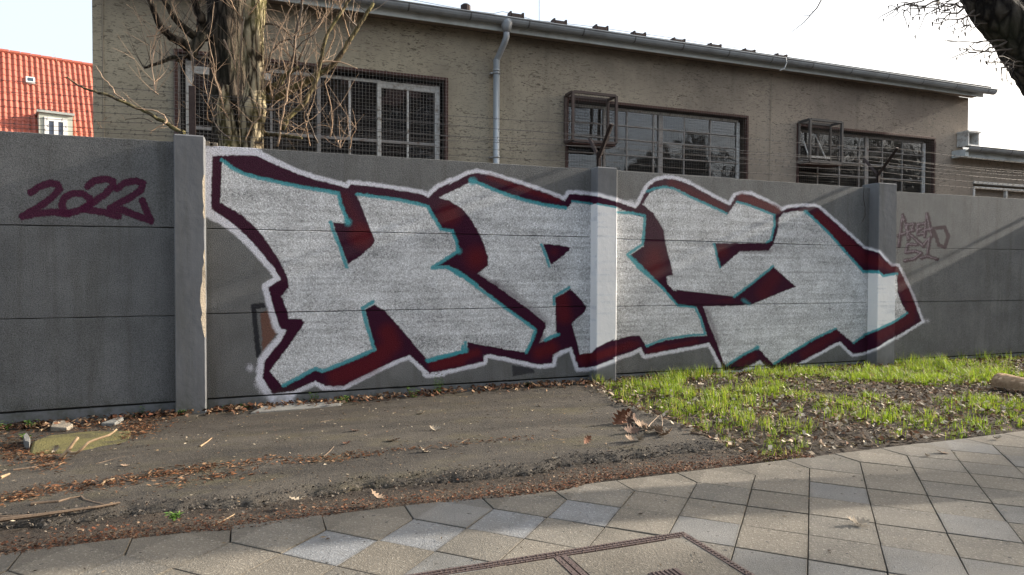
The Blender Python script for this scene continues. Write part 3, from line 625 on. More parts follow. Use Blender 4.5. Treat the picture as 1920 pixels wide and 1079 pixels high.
gl.t.links.new(gl.bump(gl.noise(1.6, 2), .01), gg.inputs['Normal'])
gl.t.links.new(m2.outputs[0], gl.t.nodes['Material Output'].inputs[0]); M['glass'] = gl.m
BX0, BX1, BY = -2.05, 15.55, 4.0
bld = empty('workshop_building', (6.75, 4, 0), 'long low workshop with brown scratched roughcast, barred windows and zinc gutter behind the wall', 'building')
WIN = [(-1.04, 3.08, 2.3, 4.49), (5.25, 9.26, 2.3, 4.385), (10.5, 14.48, 2.3, 4.335)]
fb = MB()
def face_with_holes(b, x0, x1, z0, z1, holes, y):
    xs = sorted(set([x0, x1]+[v for h in holes for v in h[:2]])); zs = sorted(set([z0, z1]+[v for h in holes for v in h[2:]]))
    for xa, xb in zip(xs, xs[1:]):
        for za, zb in zip(zs, zs[1:]):
            if not any(h[0] <= xa and xb <= h[1] and h[2] <= za and zb <= h[3] for h in holes): b.poly([(xa, y, za), (xb, y, za), (xb, y, zb), (xa, y, zb)])
face_with_holes(fb, BX0, BX1, -.3, 5.33, WIN, BY); face_with_holes(fb, BX0+.2, BX1-.2, -.3, 5.33, WIN, BY+.3)
for x0, x1, z0, z1 in WIN:
    fb.poly([(x0, BY, z0), (x0, BY, z1), (x0, BY+.3, z1), (x0, BY+.3, z0)], 1); fb.poly([(x1, BY, z0), (x1, BY+.3, z0), (x1, BY+.3, z1), (x1, BY, z1)], 1)
    fb.poly([(x0, BY, z1), (x1, BY, z1), (x1, BY+.3, z1), (x0, BY+.3, z1)], 1); fb.poly([(x0, BY, z0), (x0, BY+.3, z0), (x1, BY+.3, z0), (x1, BY, z0)], 1)
fb.poly([(BX0, BY, -.3), (BX0, 12, -.3), (BX0, 12, 5.33), (BX0, BY, 5.33)]); fb.poly([(BX1, BY, -.3), (BX1, 12, -.3), (BX1, 12, 5.33), (BX1, BY, 5.33)]); fb.poly([(BX0, 12, -.3), (BX1, 12, -.3), (BX1, 12, 5.33), (BX0, 12, 5.33)])
fb.obj('facade', [M['plaster'], M['reveal']], bld)
# corner strip and hairline joint
cs = MB(); cs.box(BX0-.012, -1.945, BY-.012, BY-.001, -.3, 5.3); cs.obj('corner_strip', M['plaster'], bld)
M['cable'] = simple('pale_cable', (.28, .25, .2), .6)
cc = MB(); cc.tube([(-1.935, BY-.008, 0), (-1.935, BY-.008, 5.3)], .008, 5); cc.obj('surface_cable', M['cable'], bld)
cc = MB(); cc.tube([W(1447, 150, 3.985), W(1442, 345, 3.985)], .006, 4); cc.obj('surface_cable', M['cable'], bld)
it = MB(); it.poly([(BX0+.1, 7, -.2), (BX1-.1, 7, -.2), (BX1-.1, 7, 5.3), (BX0+.1, 7, 5.3)]); it.poly([(BX0+.1, 4.4, .3), (BX1, 4.4, .3), (BX1, 7, .3), (BX0+.1, 7, .3)]); it.obj('interior_wall', M['dark'], bld)
# eaves
GX1 = 15.75
rf = MB(); rf.box(BX0-.1, GX1, 3.62, 12.3, 5.47, 5.50); rf.box(BX0-.1, GX1, 3.62, 3.7, 5.5, 5.515); rf.obj('roof', simple('roofing_felt', (.05, .05, .055), .9, .3, 10, .004), bld)
fs = MB(); fs.box(BX0-.08, GX1-.1, 3.725, 3.75, 5.29, 5.465); fs.obj('fascia', M['fascia'], bld)
so = MB(); so.box(BX0-.08, GX1-.1, 3.767, BY-.002, 5.335, 5.36); so.obj('soffit', M['soffit'], bld)
def gutter(x0, x1, yc, zt, r_, parent, sl=0.):
    b = MB(); n = 8; dx = (x1-x0)
    prof = [(yc-r_*math.cos(math.pi*i/n), zt-r_*math.sin(math.pi*i/n)*1.15) for i in range(n+1)]
    for (y0, z0), (y1, z1) in zip(prof, prof[1:]): b.poly([(x0, y0, z0), (x1, y0, z0-sl*dx), (x1, y1, z1-sl*dx), (x0, y1, z1)])
    inn = [(yc+(y-yc)*.93, zt+(z-zt)*.93) for y, z in prof]
    for (y0, z0), (y1, z1) in zip(inn, inn[1:]): b.poly([(x0, y1, z1), (x1, y1, z1-sl*dx), (x1, y0, z0-sl*dx), (x0, y0, z0)])
    b.poly([(x1, y, z-sl*dx) for y, z in prof])
    b.tube([(x0, yc-r_-.004, zt+.002), (x1, yc-r_-.004, zt+.002-sl*dx)], .011, 6)
    b.obj('gutter', M['zinc'], parent, smooth=False)
    s_ = MB(); x = x0+.4; 
    while x < x1:
        s_ = MB()
        ring = [(yc+(y-yc)*1.03, zt+(z-zt)*1.03) for y, z in prof]
        for (y0, z0), (y1, z1) in zip(ring, ring[1:]): s_.poly([(x-.012, y0, z0-sl*(x-x0)), (x+.012, y0, z0-sl*(x-x0)), (x+.012, y1, z1-sl*(x-x0)), (x-.012, y1, z1-sl*(x-x0))])
        s_.obj('gutter_joint', simple('gutter_joint_zinc', (.13, .135, .14), .6, .2, 9, metal=.5) if 'gj' not in M else M['gj'], parent); M['gj'] = bpy.data.materials['gutter_joint_zinc']
        x += 1.02
gutter(BX0-.1, GX1+.12, 3.635, 5.485, .085, bld, .0025)
dp = empty('downpipe', (3.93, 3.6, 0), '', ''); dp.parent = bld; dp.location = (3.93-6.75, 3.6-4, 0)
for k_ in ('label', 'category'):
    if k_ in dp: del dp[k_]
def dpart(b, nm, mt):
    o = link(nm, b.mesh(nm, mt, True), None); o.parent = dp; o.location = (-3.93, -3.6, 0); return o
h_ = MB(); gx = W(950, 40, 3.635)[0]
h_.tube([(gx, 3.635, 5.45), (gx, 3.635, 5.40), (gx, 3.635, 5.33), (gx, 3.64, 5.25)], [.095, .1, .085, .055], 14); dpart(h_, 'outlet_funnel', M['zinc'])
px_ = W(931, 110, 3.9)[0]
e_ = MB(); e_.tube([(gx, 3.64, 5.26), (gx, 3.645, 5.17), (gx-.02, 3.68, 5.09), (px_+.03, 3.86, 4.93), (px_, 3.9, 4.85), (px_, 3.9, 4.78)], .052, 14); dpart(e_, 'elbow', M['zinc'])
p_ = MB(); p_.tube([(px_, 3.9, 4.86), (px_, 3.9, -.2)], .057, 14); p_.tube([(px_, 3.9, 4.70), (px_, 3.9, 4.66)], .064, 14); dpart(p_, 'pipe', M['zinc2'])
for z in (4.62, 3.2): q_ = MB(); q_.tube([(px_, 3.9, z), (px_, 3.9, z+.025)], .068, 14); q_.box(px_-.1, px_-.05, 3.9, 3.99, z, z+.02); dpart(q_, 'pipe_clamp', M['zinc2'])
# roof edge fittings
for (x, y) in ((968,31),(1049,44),(1127,55),(1198,67),(1272,79),(1340,89),(1404,99),(1464,108)):
    p = W(x, y, 4.1); b = MB(); b.box(p[0]-.11, p[0]+.11, 4.05, 4.2, 5.5, p[2]+.03); b.box(p[0]-.13, p[0]-.1, 4.05, 4.2, 5.5, p[2]+.06); b.box(p[0]+.1, p[0]+.13, 4.05, 4.2, 5.5, p[2]+.06); b.obj('roof_block', M['iron'], bld)
p = W(873, 18, 4.4); b = MB(); b.tube([(p[0], 4.4, 5.48), (p[0], 4.4, p[2]-.02), (p[0], 4.4, p[2])], [.05, .05, .05], 10); b.tube([(p[0], 4.4, p[2]-.04), (p[0], 4.4, p[2]+.06), (p[0], 4.4, p[2]+.09)], [.09, .09, .05], 12); b.obj('vent_cap', M['iron'], bld)
b = MB(); b.tube([W(1011, y, 4.3) for y in (47, -60)], .006, 5); b.obj('antenna_rod', M['zinc2'], bld)
b = MB(); b.tube([W(x, y, 4.2) for x, y in ((700,-14),(820,9),(880,20),(925,26),(942,22),(965,27),(1000,38),(1100,49),(1250,70),(1400,93),(1560,116),(1700,137))], .004, 4); b.obj('lightning_wire', M['wire'], bld)
b = MB(); b.tube([W(x, y, 3.53) for x, y in ((1473,108),(1475,118),(1471,128),(1462,133))], .007, 5); b.obj('earthing_wire', M['zinc2'], bld)
# windows ------------------------------------------------------------
def sub(b, name, mt, parent, smooth=False):
    return b.obj(name, mt, parent, smooth)
def child_empty(name, loc, parent):
    o = bpy.data.objects.new(name, None); COL.objects.link(o); o.parent = parent; o.location = Vector(loc)-Vector(parent.location); return o
def link2(b, name, mt, wn, dy=0):
    o = link(name, b.mesh(name, mt)); o.parent = wn; o.location = -(Vector(wn.location)+Vector(wn.parent.location)); return o
def window(wi, stiles, rails, wmesh=True, slip=()):
    x0, x1, z0, z1 = WIN[wi]; wn = child_empty('window', ((x0+x1)/2, BY, z0), bld)
    b = MB(); b.bbox(x0-.0, x0+.05, BY-.03, BY+.04, z0, z1); b.bbox(x1-.05, x1, BY-.03, BY+.04, z0, z1); b.bbox(x0+.05, x1-.05, BY-.032, BY+.04, z1-.05, z1); link2(b, 'outer_frame', M['rustf'], wn)
    fy = BY+.14
    for x, wd, mt in stiles: b = MB(); b.bbox(x-wd/2, x+wd/2, fy-.03 if wd > .045 else fy-.015, fy+.02, z0, z1-.12, .004); link2(b, 'stile', M[mt], wn)
    for xa, xb, z, hh, mt in rails: b = MB(); b.bbox(xa, xb, fy-.022, fy+.018, z-hh/2, z+hh/2, .004); link2(b, 'rail', M[mt], wn)
    xs = [s_[0] for s_ in stiles]; zr = sorted(set([z0]+[r_[2] for r_ in rails if r_[3] < .07])) 
    for xa, xb in zip(xs, xs[1:]):
        zz = sorted(set([z0]+[r_[2] for r_ in rails if r_[0] <= xa+.02 and r_[1] >= xb-.02]+[z1-.1]))
        for za, zb in zip(zz, zz[1:]):
            if zb-za < .06: continue
            b = MB(); t = random.gauss(0, .004); u = random.gauss(0, .006)
            b.poly([(xa, fy+t, za), (xb, fy-t, za), (xb, fy-t+u*(zb-za), zb), (xa, fy+t+u*(zb-za), zb)]); link2(b, 'pane', M['glass'], wn)
    if wmesh:
        b = MB(); y = BY-.045; s_ = .055
        for x in np.arange(x0+.01, x1, s_): b.tube([(x, y, z0), (x, y, z1-.01)], .0018, 3, cap=False)
        for z in np.arange(z0, z1, s_): b.tube([(x0, y-.004, z), (x1, y-.004, z)], .0018, 3, cap=False)
        o = link2(b, 'wire_mesh', M['meshw'] if wi == 0 else M['meshd'], wn)
    return wn
w1 = window(0, [(-.985, .04, 'greyf'), (-.85, .09, 'whitef'), (.30, .035, 'greyf'), (1.01, .06, 'greyf'), (1.49, .035, 'whitef'), (1.96, .065, 'whitef'), (2.434, .035, 'whitef'), (2.93, .08, 'whitef')],
  [(-1.0, .35, 4.455, .04, 'whitef'), (-.85, .30, 4.25, .11, 'whitef'), (.30, 1.96, 4.35, .05, 'whitef'), (1.96, 2.93, 4.31, .11, 'whitef'), (-.85, 2.93, 3.39, .05, 'greyf')])
st2 = [(5.32, .05, 'greyf'), (6.10, .05, 'greyf'), (6.58, .03, 'greyf'), (7.16, .03, 'greyf'), (7.31, .10, 'greyf'), (7.85, .03, 'greyf'), (8.46, .035, 'greyf'), (9.12, .07, 'whitef')]
w2 = window(1, st2, [(5.32, 9.12, 4.29, .05, 'whitef')]+[(5.32, 9.12, z, .025, 'greyf') for z in (3.995, 3.745, 3.45, 3.15)])
st3 = [(10.62, .05, 'greyf'), (11.2, .03, 'greyf'), (11.80, .035, 'greyf'), (12.36, .03, 'greyf'), (12.56, .10, 'greyf'), (13.04, .03, 'greyf'), (13.64, .03, 'greyf'), (14.30, .09, 'whitef')]
w3 = window(2, st3, [(10.62, 14.3, 4.23, .05, 'greyf')]+[(10.62, 14.3, z, .025, 'greyf') for z in (3.93, 3.64, 3.36, 3.06)])
M['cagef'] = simple('brown_grey_steel', (.075, .055, .05), .75, .35, 20)
def cage(wn, xa, xb, z0, z1, dp_, mt):
    b = MB(); y0, y1 = BY-.03, BY-dp_; r_ = .022
    for x in (xa, xb):
        b.box(x-r_, x+r_, y1-r_, y1+r_, z0, z1); b.box(x-r_, x+r_, y0-r_, y0+r_, z0, z1)
        for z in (z0, z1): b.box(x-r_*.9, x+r_*.9, y1+r_, y0-r_, z-r_, z+r_)
    for y in (y0, y1):
        for z in (z0, z1): b.box(xa+r_, xb-r_, y-r_*.95, y+r_*.95, z-r_, z+r_)
    link2(b, 'cage_frame', M[mt], wn); b = MB(); s_ = .055
    for x in np.arange(xa, xb, s_): b.tube([(x, y1, z0), (x, y1, z1)], .0023, 3, cap=False); b.tube([(x, y1, z1), (x, y0, z1)], .0023, 3, cap=False)
    for z in np.arange(z0, z1, s_): b.tube([(xa, y1-.004, z), (xb, y1-.004, z)], .0023, 3, cap=False); [b.tube([(x, y1, z), (x, y0, z)], .0023, 3, cap=False) for x in (xa, xb)]
    link2(b, 'cage_mesh', M['wire'], wn)
    b = MB(); b.box(xa, xb, y1, y0, z0-.05, z0-.03); link2(b, 'cage_floor', M['rustf'], wn)
cage(w2, 5.235, 6.09, 3.56, 4.40, .33, 'cagef'); M['darkf'] = simple('dark_grey_steel', (.085, .08, .078), .7, .3, 18)
cage(w3, 10.53, 11.37, 3.52, 4.36, .33, 'darkf')
# tilted sash in the right cage
b = MB(); b.box(10.62, 11.2, 3.8, 3.83, 3.62, 3.66); b.tube([(11.12, 3.82, 3.6), (11.0, 4.02, 4.15)], .014, 5); b.tube([(10.66, 3.82, 3.62), (10.64, 4.05, 4.2)], .014, 5); link2(b, 'tilted_sash', M['whitef'], w3)
# curtain in the left window
b = MB()
def cur(xs, y):
    for i in range(len(xs)-1):
        for j in range(8):
            za, zb = 3.38+j*.12, 3.38+(j+1)*.12; w0 = 1-.35*math.sin(j/8*2.4); w1_ = 1-.35*math.sin((j+1)/8*2.4)
            f = lambda k, w_: xs[-1]-(xs[-1]-xs[k])*w_
            b.poly([(f(i, w0), y+.03*(i % 2), za), (f(i+1, w0), y+.03*((i+1) % 2), za), (f(i+1, w1_), y+.03*((i+1) % 2), zb), (f(i, w1_), y+.03*(i % 2), zb)])
cur([1.08+.045*i for i in range(10)], BY+.24); link2(b, 'curtain', simple('faded_brown_curtain', (.22, .17, .13), .9, .3, 6), w1)
# lower wing at the right
fb = MB(); face_with_holes(fb, BX1, 23, -.3, 3.93, [(15.75, 20, 2.3, 3.42)], BY-.003); fb.poly([(BX1, 4, 3.93), (23, 4, 3.93), (23, 9, 3.93), (BX1, 9, 3.93)]); fb.poly([(23, 4, -.3), (23, 9, -.3), (23, 9, 3.93), (23, 4, 3.93)]); fb.poly([(15.7, 4.12, 2.2), (20.1, 4.12, 2.2), (20.1, 4.12, 3.5), (15.7, 4.12, 3.5)]); fb.obj('wing_facade', [M['plaster']], bld)
b = MB(); b.bbox(15.75, 20, 3.97, 4.05, 3.36, 3.42); b.bbox(15.75, 20, 3.97, 4.05, 3.26, 3.3)
for x in (15.78, 16.9, 18.1, 19.9): b.bbox(x-.03, x+.03, 3.98, 4.04, 2.3, 3.26)
b.obj('wing_window_frame', M['whitef'], bld)
fs = MB(); fs.box(15.12, 23.2, 3.74, 3.765, 3.90, 4.045); fs.box(15.0, 15.118, 3.66, 3.98, 3.9, 4.06); fs.box(15.12, 23.2, 3.767, 3.99, 3.93, 3.95); fs.obj('wing_fascia', M['fascia'], bld)
gutter(15.0, 23.3, 3.64, 4.115, .085, bld)
b = MB(); b.box(BX1, 23.3, 3.66, 9.2, 4.11, 4.15); b.obj('wing_roof', M['iron'], bld)
b = MB(); b.box(15.17, 15.53, 3.72, 3.985, 4.16, 4.2); 
for x in (15.17, 15.5): b.box(x, x+.035, 3.72, 3.985, 4.2, 4.46)
b.box(15.15, 15.56, 3.70, 3.985, 4.46, 4.50); b.box(15.21, 15.495, 3.9, 3.92, 4.2, 4.46); b.obj('louvre_box', M['whitef'], bld)
# ------------------------------------------------------------------ red roofed house
th = R(17); rd_ = Vector((math.cos(th), math.sin(th), 0)); PT = R(55); gd = Vector((math.cos(PT)*math.sin(th), -math.cos(PT)*math.cos(th), -math.sin(PT))); nn = rd_.cross(gd).normalized(); nn = nn if nn.z > 0 else -nn
O = Vector(D(86, 110, 33)); hs = empty('red_roofed_house', tuple(O), 'distant house with bright red pantile roof, skylight and white dormer', 'house')
def hp(a, d, h=0.): return O+rd_*a+gd*d+nn*h
def hobj(b, name, mt, smooth=False): return b.obj(name, mt, hs, smooth)
til = NB('red_clay_pantile'); oi = til.n('ShaderNodeObjectInfo').outputs['Random']
M['tile'] = til.out(til.mix(oi, (.35, .095, .06), (.44, .125, .082)), .6, til.bump(til.noise(20, 3), .01), 0, .3)
b = MB(); rl = 22
b.poly([hp(-rl, 0), hp(4, 0), hp(4, 10), hp(-rl, 10)]); b.poly([hp(-rl, 0), hp(4, 0), hp(4, 0)+Vector((-math.sin(th)*6, math.cos(th)*6, -8)), hp(-rl, 0)+Vector((-math.sin(th)*6, math.cos(th)*6, -8))])
hobj(b, 'roof', M['tile'])
hb = MB(); q = [hp(-rl+.4, 9.6), hp(3.6, 9.6)]; z_ = -1
hb.poly([q[0], q[1], Vector((q[1].x, q[1].y, z_)), Vector((q[0].x, q[0].y, z_))])
e0, e1 = hp(3.6, .4), hp(3.6, 9.6); bk = hp(3.6, .4)+Vector((-math.sin(th)*6, math.cos(th)*6, -8)); hb.poly([e0, e1, Vector((e1.x, e1.y, z_)), Vector((bk.x, bk.y, z_)), bk]); hobj(hb, 'house_wall', simple('cream_render', (.5, .46, .38), .9, .15, 3))
TWd, TL = .215, .40
tm = MB(); n = 6
def tsec(i): t = i/n; return t*TWd*1.04, .035*math.sin(t*2*math.pi*1.0+.6)+.02
for i in range(n):
    (a0, h0), (a1, h1) = tsec(i), tsec(i+1)
    q = [rd_*a0+gd*0+nn*(h0-.0), rd_*a1+nn*(h1), rd_*a1+gd*TL*1.1+nn*(h1+.022), rd_*a0+gd*TL*1.1+nn*(h0+.022)]; tm.poly(q)
    tm.poly([q[3], q[2], q[2]-nn*.02, q[3]-nn*.02])
tme = tm.mesh('pantile', M['tile'])
for c_ in range(-12, 9):
    for r_ in range(13):
        o = bpy.data.objects.new('roof_tile', tme); COL.objects.link(o); o.parent = hs; o.location = rd_*(c_*TWd)+gd*(r_*TL)+nn*.02+gd*random.gauss(0, .006)
b = MB(); 
for c_ in range(60): a = -rl+c_*.42; b.tube([hp(a, .02, .03), hp(a+.4, .02, .03)], [.11, .125], 8)
hobj(b, 'ridge_tiles', M['tile'])
def onroof(px, py):
    d = Vector(ray(px, py)); t = (O-Vector(CAM)).dot(nn)/d.dot(nn); v = Vector(CAM)+d*t-O; return v.dot(rd_), v.dot(gd)
sa, sdn = onroof(48, 148); sb, sd2 = onroof(66, 162)
def rbox(b, a0, a1, d0, d1, h0, h1):
    P = [hp(a, d, h) for h in (h0, h1) for d in (d0, d1) for a in (a0, a1)]
    for f in ((0,1,3,2), (4,5,7,6), (0,1,5,4), (2,3,7,6), (0,2,6,4), (1,3,7,5)): b.poly([P[k] for k in f])
b = MB(); rbox(b, sa, sb, sdn, sd2, 0, .16); hobj(b, 'skylight_frame', simple('pale_skylight_frame', (.55, .55, .52), .6, .1)); b = MB(); rbox(b, sa+.07, sb-.07, sdn+.08, sd2-.12, .16, .175); hobj(b, 'skylight_glass', simple('skylight_glass', (.03, .05, .07), .15, .2, spec=.8))
da, dd = onroof(70, 218); db, _ = onroof(131, 218)
fwd = Vector((math.sin(th), -math.cos(th), 0)); up = Vector((0, 0, 1)); T0 = hp(da, dd); ww_ = db-da
def dbx(b, a0, a1, f0, f1, z0, z1):
    P = [T0+rd_*a+fwd*f+up*z for z in (z0, z1) for f in (f0, f1) for a in (a0, a1)]
    for f in ((0,1,3,2), (4,5,7,6), (0,1,5,4), (2,3,7,6), (0,2,6,4), (1,3,7,5)): b.poly([P[k] for k in f])
M['dorm'] = simple('dormer_grey_render', (.40, .42, .36), .8, .12, 2); M['dormw'] = simple('dormer_white', (.7, .7, .68), .6, .1)
b = MB(); dbx(b, 0, ww_, -.2, 1.0, -1.7, 0); hobj(b, 'dormer', M['dorm']); b = MB(); dbx(b, -.08, ww_+.08, -.3, 1.1, 0, .1); hobj(b, 'dormer_roof', simple('dormer_cap', (.33, .36, .34), .6))
b = MB()
for a in (.28, ww_/2, ww_-.28): dbx(b, a-.08, a+.08, 1.0, 1.05, -1.7, -.18)
dbx(b, .2, ww_-.2, 1.0, 1.052, -.34, -.18); hobj(b, 'dormer_window_frame', M['dormw'])
for a0, a1 in ((.36, ww_/2-.08), (ww_/2+.08, ww_-.36)): b = MB(); dbx(b, a0, a1, 1.0, 1.02, -1.7, -.34); hobj(b, 'dormer_pane', simple('dark_pane', (.04, .05, .08), .1, .1, spec=.8))
# ------------------------------------------------------------------ trees
def bark_mat(name, ca, cb, moss=(.16, .15, .05), ms=.5):
    b = NB(name); v = b.noise(1., 6, .7, b.vec((11, 11, 2.2)), 1.); f = b.noise(60, 3, .7, b.vec((1, 1, .4)))
    rdg = b.voro(1., b.vec((15, 15, 3.)), 'DISTANCE_TO_EDGE', 0); v = b.math('ADD', b.math('MULTIPLY', v, .6), b.math('MULTIPLY', b.ramp(rdg, 0., .35), .4))
    col = b.mix(b.ramp(v, .34, .62), ca, cb); col = b.mix(b.math('MULTIPLY', b.ramp(b.noise(2.2, 4, .6), .45, .65), ms), col, moss)
    return b.out(col, .95, b.bump(b.math('ADD', v, b.math('MULTIPLY', f, .3)), .05, 1.), 0, .15)
M['bark'] = bark_mat('ridged_bark', (.035, .025, .016), (.46, .38, .25)); M['barkd'] = bark_mat('dark_bark', (.014, .011, .009), (.095, .076, .058), (.05, .052, .03), .35); M['limbd'] = bark_mat('dark_limb_bark', (.012, .010, .009), (.07, .06, .048), (.04, .045, .02), .5)  # the darkest bark tone goes on the leaning street tree
M['twig'] = simple('reddish_young_shoot', (.34, .235, .155), .7, .35, 9); M['twigd'] = simple('dark_twig', (.09, .07, .055), .8, .3, 9); M['greenb'] = bark_mat('greenish_limb', (.06, .045, .03), (.19, .155, .085), (.15, .145, .05), .45)
def trunk_mesh(pts, rad, n=22, sub_=10, amp=.12, seed=1):
    r2 = random.Random(seed); P = []; Rr = []
    for i in range(len(pts)-1):
        for k in range(sub_): t = k/sub_; P.append(Vector(pts[i]).lerp(Vector(pts[i+1]), t)); Rr.append(rad[i]*(1-t)+rad[i+1]*t)
    P.append(Vector(pts[-1])); Rr.append(rad[-1]); b = MB(); b.tube(P, Rr, n); ph = [r2.uniform(0, 6.28) for _ in range(8)]
    for i in range(len(P)):
        for j in range(n):
            k = i*n+j; g = 2*math.pi*j/n; s_ = amp*(.5*math.sin(5*g+ph[0]+i*.08)+.35*math.sin(9*g+ph[1]-i*.11)+.5*math.sin(2*g+ph[2]+i*.05)+.4*r2.uniform(-1, 1))
            v = Vector(b.v[k])-P[i]; b.v[k] = tuple(P[i]+v*(1+s_))
    return b
tr = empty('bare_tree', (-.15, 1.6, -.1), 'old bare tree with two ridged stems and reddish shoots between the wall and the workshop', 'tree')
def WP(pts, Y): return [W(x, y, Y) for x, y in pts]
Yt = 1.7
base = W(440, 262, Yt)
b = trunk_mesh([(base[0]+.02, Yt, -.2)]+WP([(438,300),(434,240),(430,160),(428,80),(424,0),(420,-120),(414,-420)], Yt), [.4, .25, .22, .2, .195, .20, .2, .18], 26, 10, .10, 3); b.obj('trunk', M['barkd'], tr, True)
b = trunk_mesh([(W(470, 300, 1.35)[0], 1.35, -.2)]+WP([(474,300),(473,250),(474,205),(480,170),(478,120),(474,60),(478,0),(490,-120),(520,-420)], 1.35), [.24, .115, .12, .15, .11, .105, .125, .13, .13, .1], 18, 9, .12, 5); b.obj('trunk', M['bark'], tr, True)
b = trunk_mesh([(W(432, 300, 1.3)[0], 1.3, -.2)]+WP([(432,300),(430,262),(424,225),(420,190),(424,160)], 1.35), [.2, .12, .11, .09, .06, .03], 14, 8, .14, 6); b.obj('trunk', M['bark'], tr, True)
def curvy(pts, Y, Y1=None, jit=.012, sub_=4, rr=random):
    Y1 = Y if Y1 is None else Y1; P = [Vector(W(x, y, Y+(Y1-Y)*i/(len(pts)-1))) for i, (x, y) in enumerate(pts)]; out = []
    for i in range(len(P)-1):
        p0, p1, p2, p3 = P[max(i-1, 0)], P[i], P[i+1], P[min(i+2, len(P)-1)]
        for k in range(sub_):
            t = k/sub_; q = .5*((2*p1)+(-p0+p2)*t+(2*p0-5*p1+4*p2-p3)*t*t+(-p0+3*p1-3*p2+p3)*t**3)
            out.append(q+Vector((rr.gauss(0, jit), rr.gauss(0, jit), rr.gauss(0, jit*.6))))
    out.append(P[-1]); return out
def limb(pts, r0, r1, Y=1.6, Y1=None, mt='twigd', name='branch', n=7, jit=.006):
    C_ = curvy(pts, Y, Y1, jit); b = MB(); L = len(C_); b.tube(C_, [r0+(r1-r0)*i/(L-1) for i in range(L)], n); b.obj(name, M[mt], tr, True); return C_
TA = lambda *p: cr(270, 0, 3.72, *p)
limbs = []
limbs.append(limb(TA((440,240),(395,260),(345,350),(320,400)), .075, .05, 1.6, 1.4, 'barkd'))
limbs.append(limb(TA((400,250),(405,160),(370,60),(330,-60)), .07, .03, 1.6, 1.4, 'barkd'))
limbs.append(limb(TA((380,275),(330,240),(250,170),(180,80),(120,-40)), .055, .02, 1.55, 1.3, 'barkd'))
limbs.append(limb(TA((340,350),(260,300),(190,260),(120,190),(60,60),(30,-30)), .06, .02, 1.5, 1.2, 'barkd'))
limbs.append(limb(TA((250,420),(200,400),(120,440),(0,475)), .03, .012, 1.5, 1.3, 'barkd'))
limbs.append(limb(TA((820,680),(900,690),(1000,640),(1100,590),(1200,530),(1300,470),(1400,340),(1500,180),(1600,20)), .055, .018, 1.5, 1.1, 'greenb'))
limbs.append(limb(TA((820,640),(900,610),(960,560),(990,520),(1080,470)), .045, .02, 1.5, 1.2, 'greenb'))
limbs.append(limb(TA((960,900),(1010,810),(1100,740),(1150,660),(1200,560),(1230,430),(1270,260),(1340,140),(1420,20),(1470,-80)), .034, .014, 1.3, 1.0, 'greenb'))
limbs.append(limb(TA((1060,440),(1050,320),(1070,180),(1100,60),(1110,-80)), .022, .012, 1.3, 1.1, 'twigd'))
limbs.append(limb(TA((850,500),(900,350),(960,290),(1040,270)), .014, .01, 1.4, 1.2, 'twigd'))
limbs.append(limb(TA((820,170),(900,170),(980,210),(1030,270),(1040,330)), .014, .01, 1.4, 1.1, 'twigd'))
limbs.append(limb(TA((820,930),(900,940),(1000,950),(1100,965)), .024, .016, 1.4, 1.1, 'greenb'))
# the pale shoot leaning out to the left over the wall
limbs.append(limb([(345,250),(325,240),(305,228),(270,208),(240,196),(200,178),(170,170),(150,162),(135,152),(122,145)], .022, .006, .35, .8, 'greenb'))
limbs.append(limb([(308,232),(312,224),(303,214),(285,207),(255,203)], .009, .005, .4, .5, 'twig'))
limbs.append(limb([(235,190),(222,180),(205,160),(190,140),(176,122)], .008, .003, .5, .7, 'twig'))
limbs.append(limb([(306,234),(292,240),(280,252)], .006, .003, .4, .4, 'twig'))
limbs.append(limb([(180,226),(185,235),(192,241)], .006, .004, .5, .5, 'twig'))
limbs.append(limb([(285,228),(262,222),(235,226)], .006, .003, .4, .5, 'twigd'))
# long upright shoots
rs = random.Random(11)
shoots = [((660,820),(655,600),(670,400),(690,150)), ((665,800),(680,560),(675,380),(700,120)), ((640,900),(560,780),(530,620),(490,520),(480,420),(440,240)), ((600,970),(500,880),(470,740),(440,600)), ((690,150),(620,40),(590,-40)), ((690,150),(780,40),(820,-40)),
 ((930,1020),(960,850),(990,700),(1020,520),(1040,420),(1060,250)), ((820,880),(900,700),(960,560)), ((810,580),(860,420),(830,240)), ((880,400),(950,200),(1040,30)), ((1080,420),(1180,200),(1250,130),(1330,60)), ((1080,740),(1100,600),(1090,500)), ((1240,430),(1330,260),(1300,150)),
 ((1300,470),(1420,330),(1440,300)), ((1440,300),(1400,150),(1360,20)), ((1210,1000),(1160,880),(1120,760)), ((1430,1040),(1450,960),(1480,900)), ((1300,960),(1310,820),(1290,680),(1260,570)), ((1160,1020),(1130,880),(1120,780)), ((1350,980),(1370,1040)), ((560,280),(620,420),(640,480)), ((540,700),(500,560),(470,480)), ((620,960),(560,840),(540,700)),
 ((1060,260),(1190,210),(1280,90),(1340,0)), ((1040,420),(960,340),(940,480)), ((1020,450),(1080,320),(1200,230)), ((70,560),(80,640),(100,660)), ((70,330),(60,470),(75,600)), ((130,190),(80,240),(70,340)), ((330,360),(345,480),(340,600)), ((20,260),(100,240),(190,180)), ((860,560),(820,640)), ((1100,780),(1160,700),(1180,590)), ((1200,560),(1120,450),(1150,330),(1210,200)), ((1210,440),(1300,430),(1390,440),(1488,480)),
 ((1480,180),(1420,120),(1370,40)), ((480,860),(440,820),(450,700)), ((900,700),(880,600),(900,480)), ((980,700),(1010,600),(960,400)), ((700,990),(760,860),(850,780)), ((850,770),(920,765),(1000,720),(1080,715))]
for s_ in shoots: limbs.append(limb(TA(*s_), rs.uniform(.008, .013), .004, rs.uniform(1.1, 1.45), rs.uniform(.9, 1.3), rs.choice(['twig', 'twig', 'twigd']), 'shoot', 5, .004))
fine = MB()
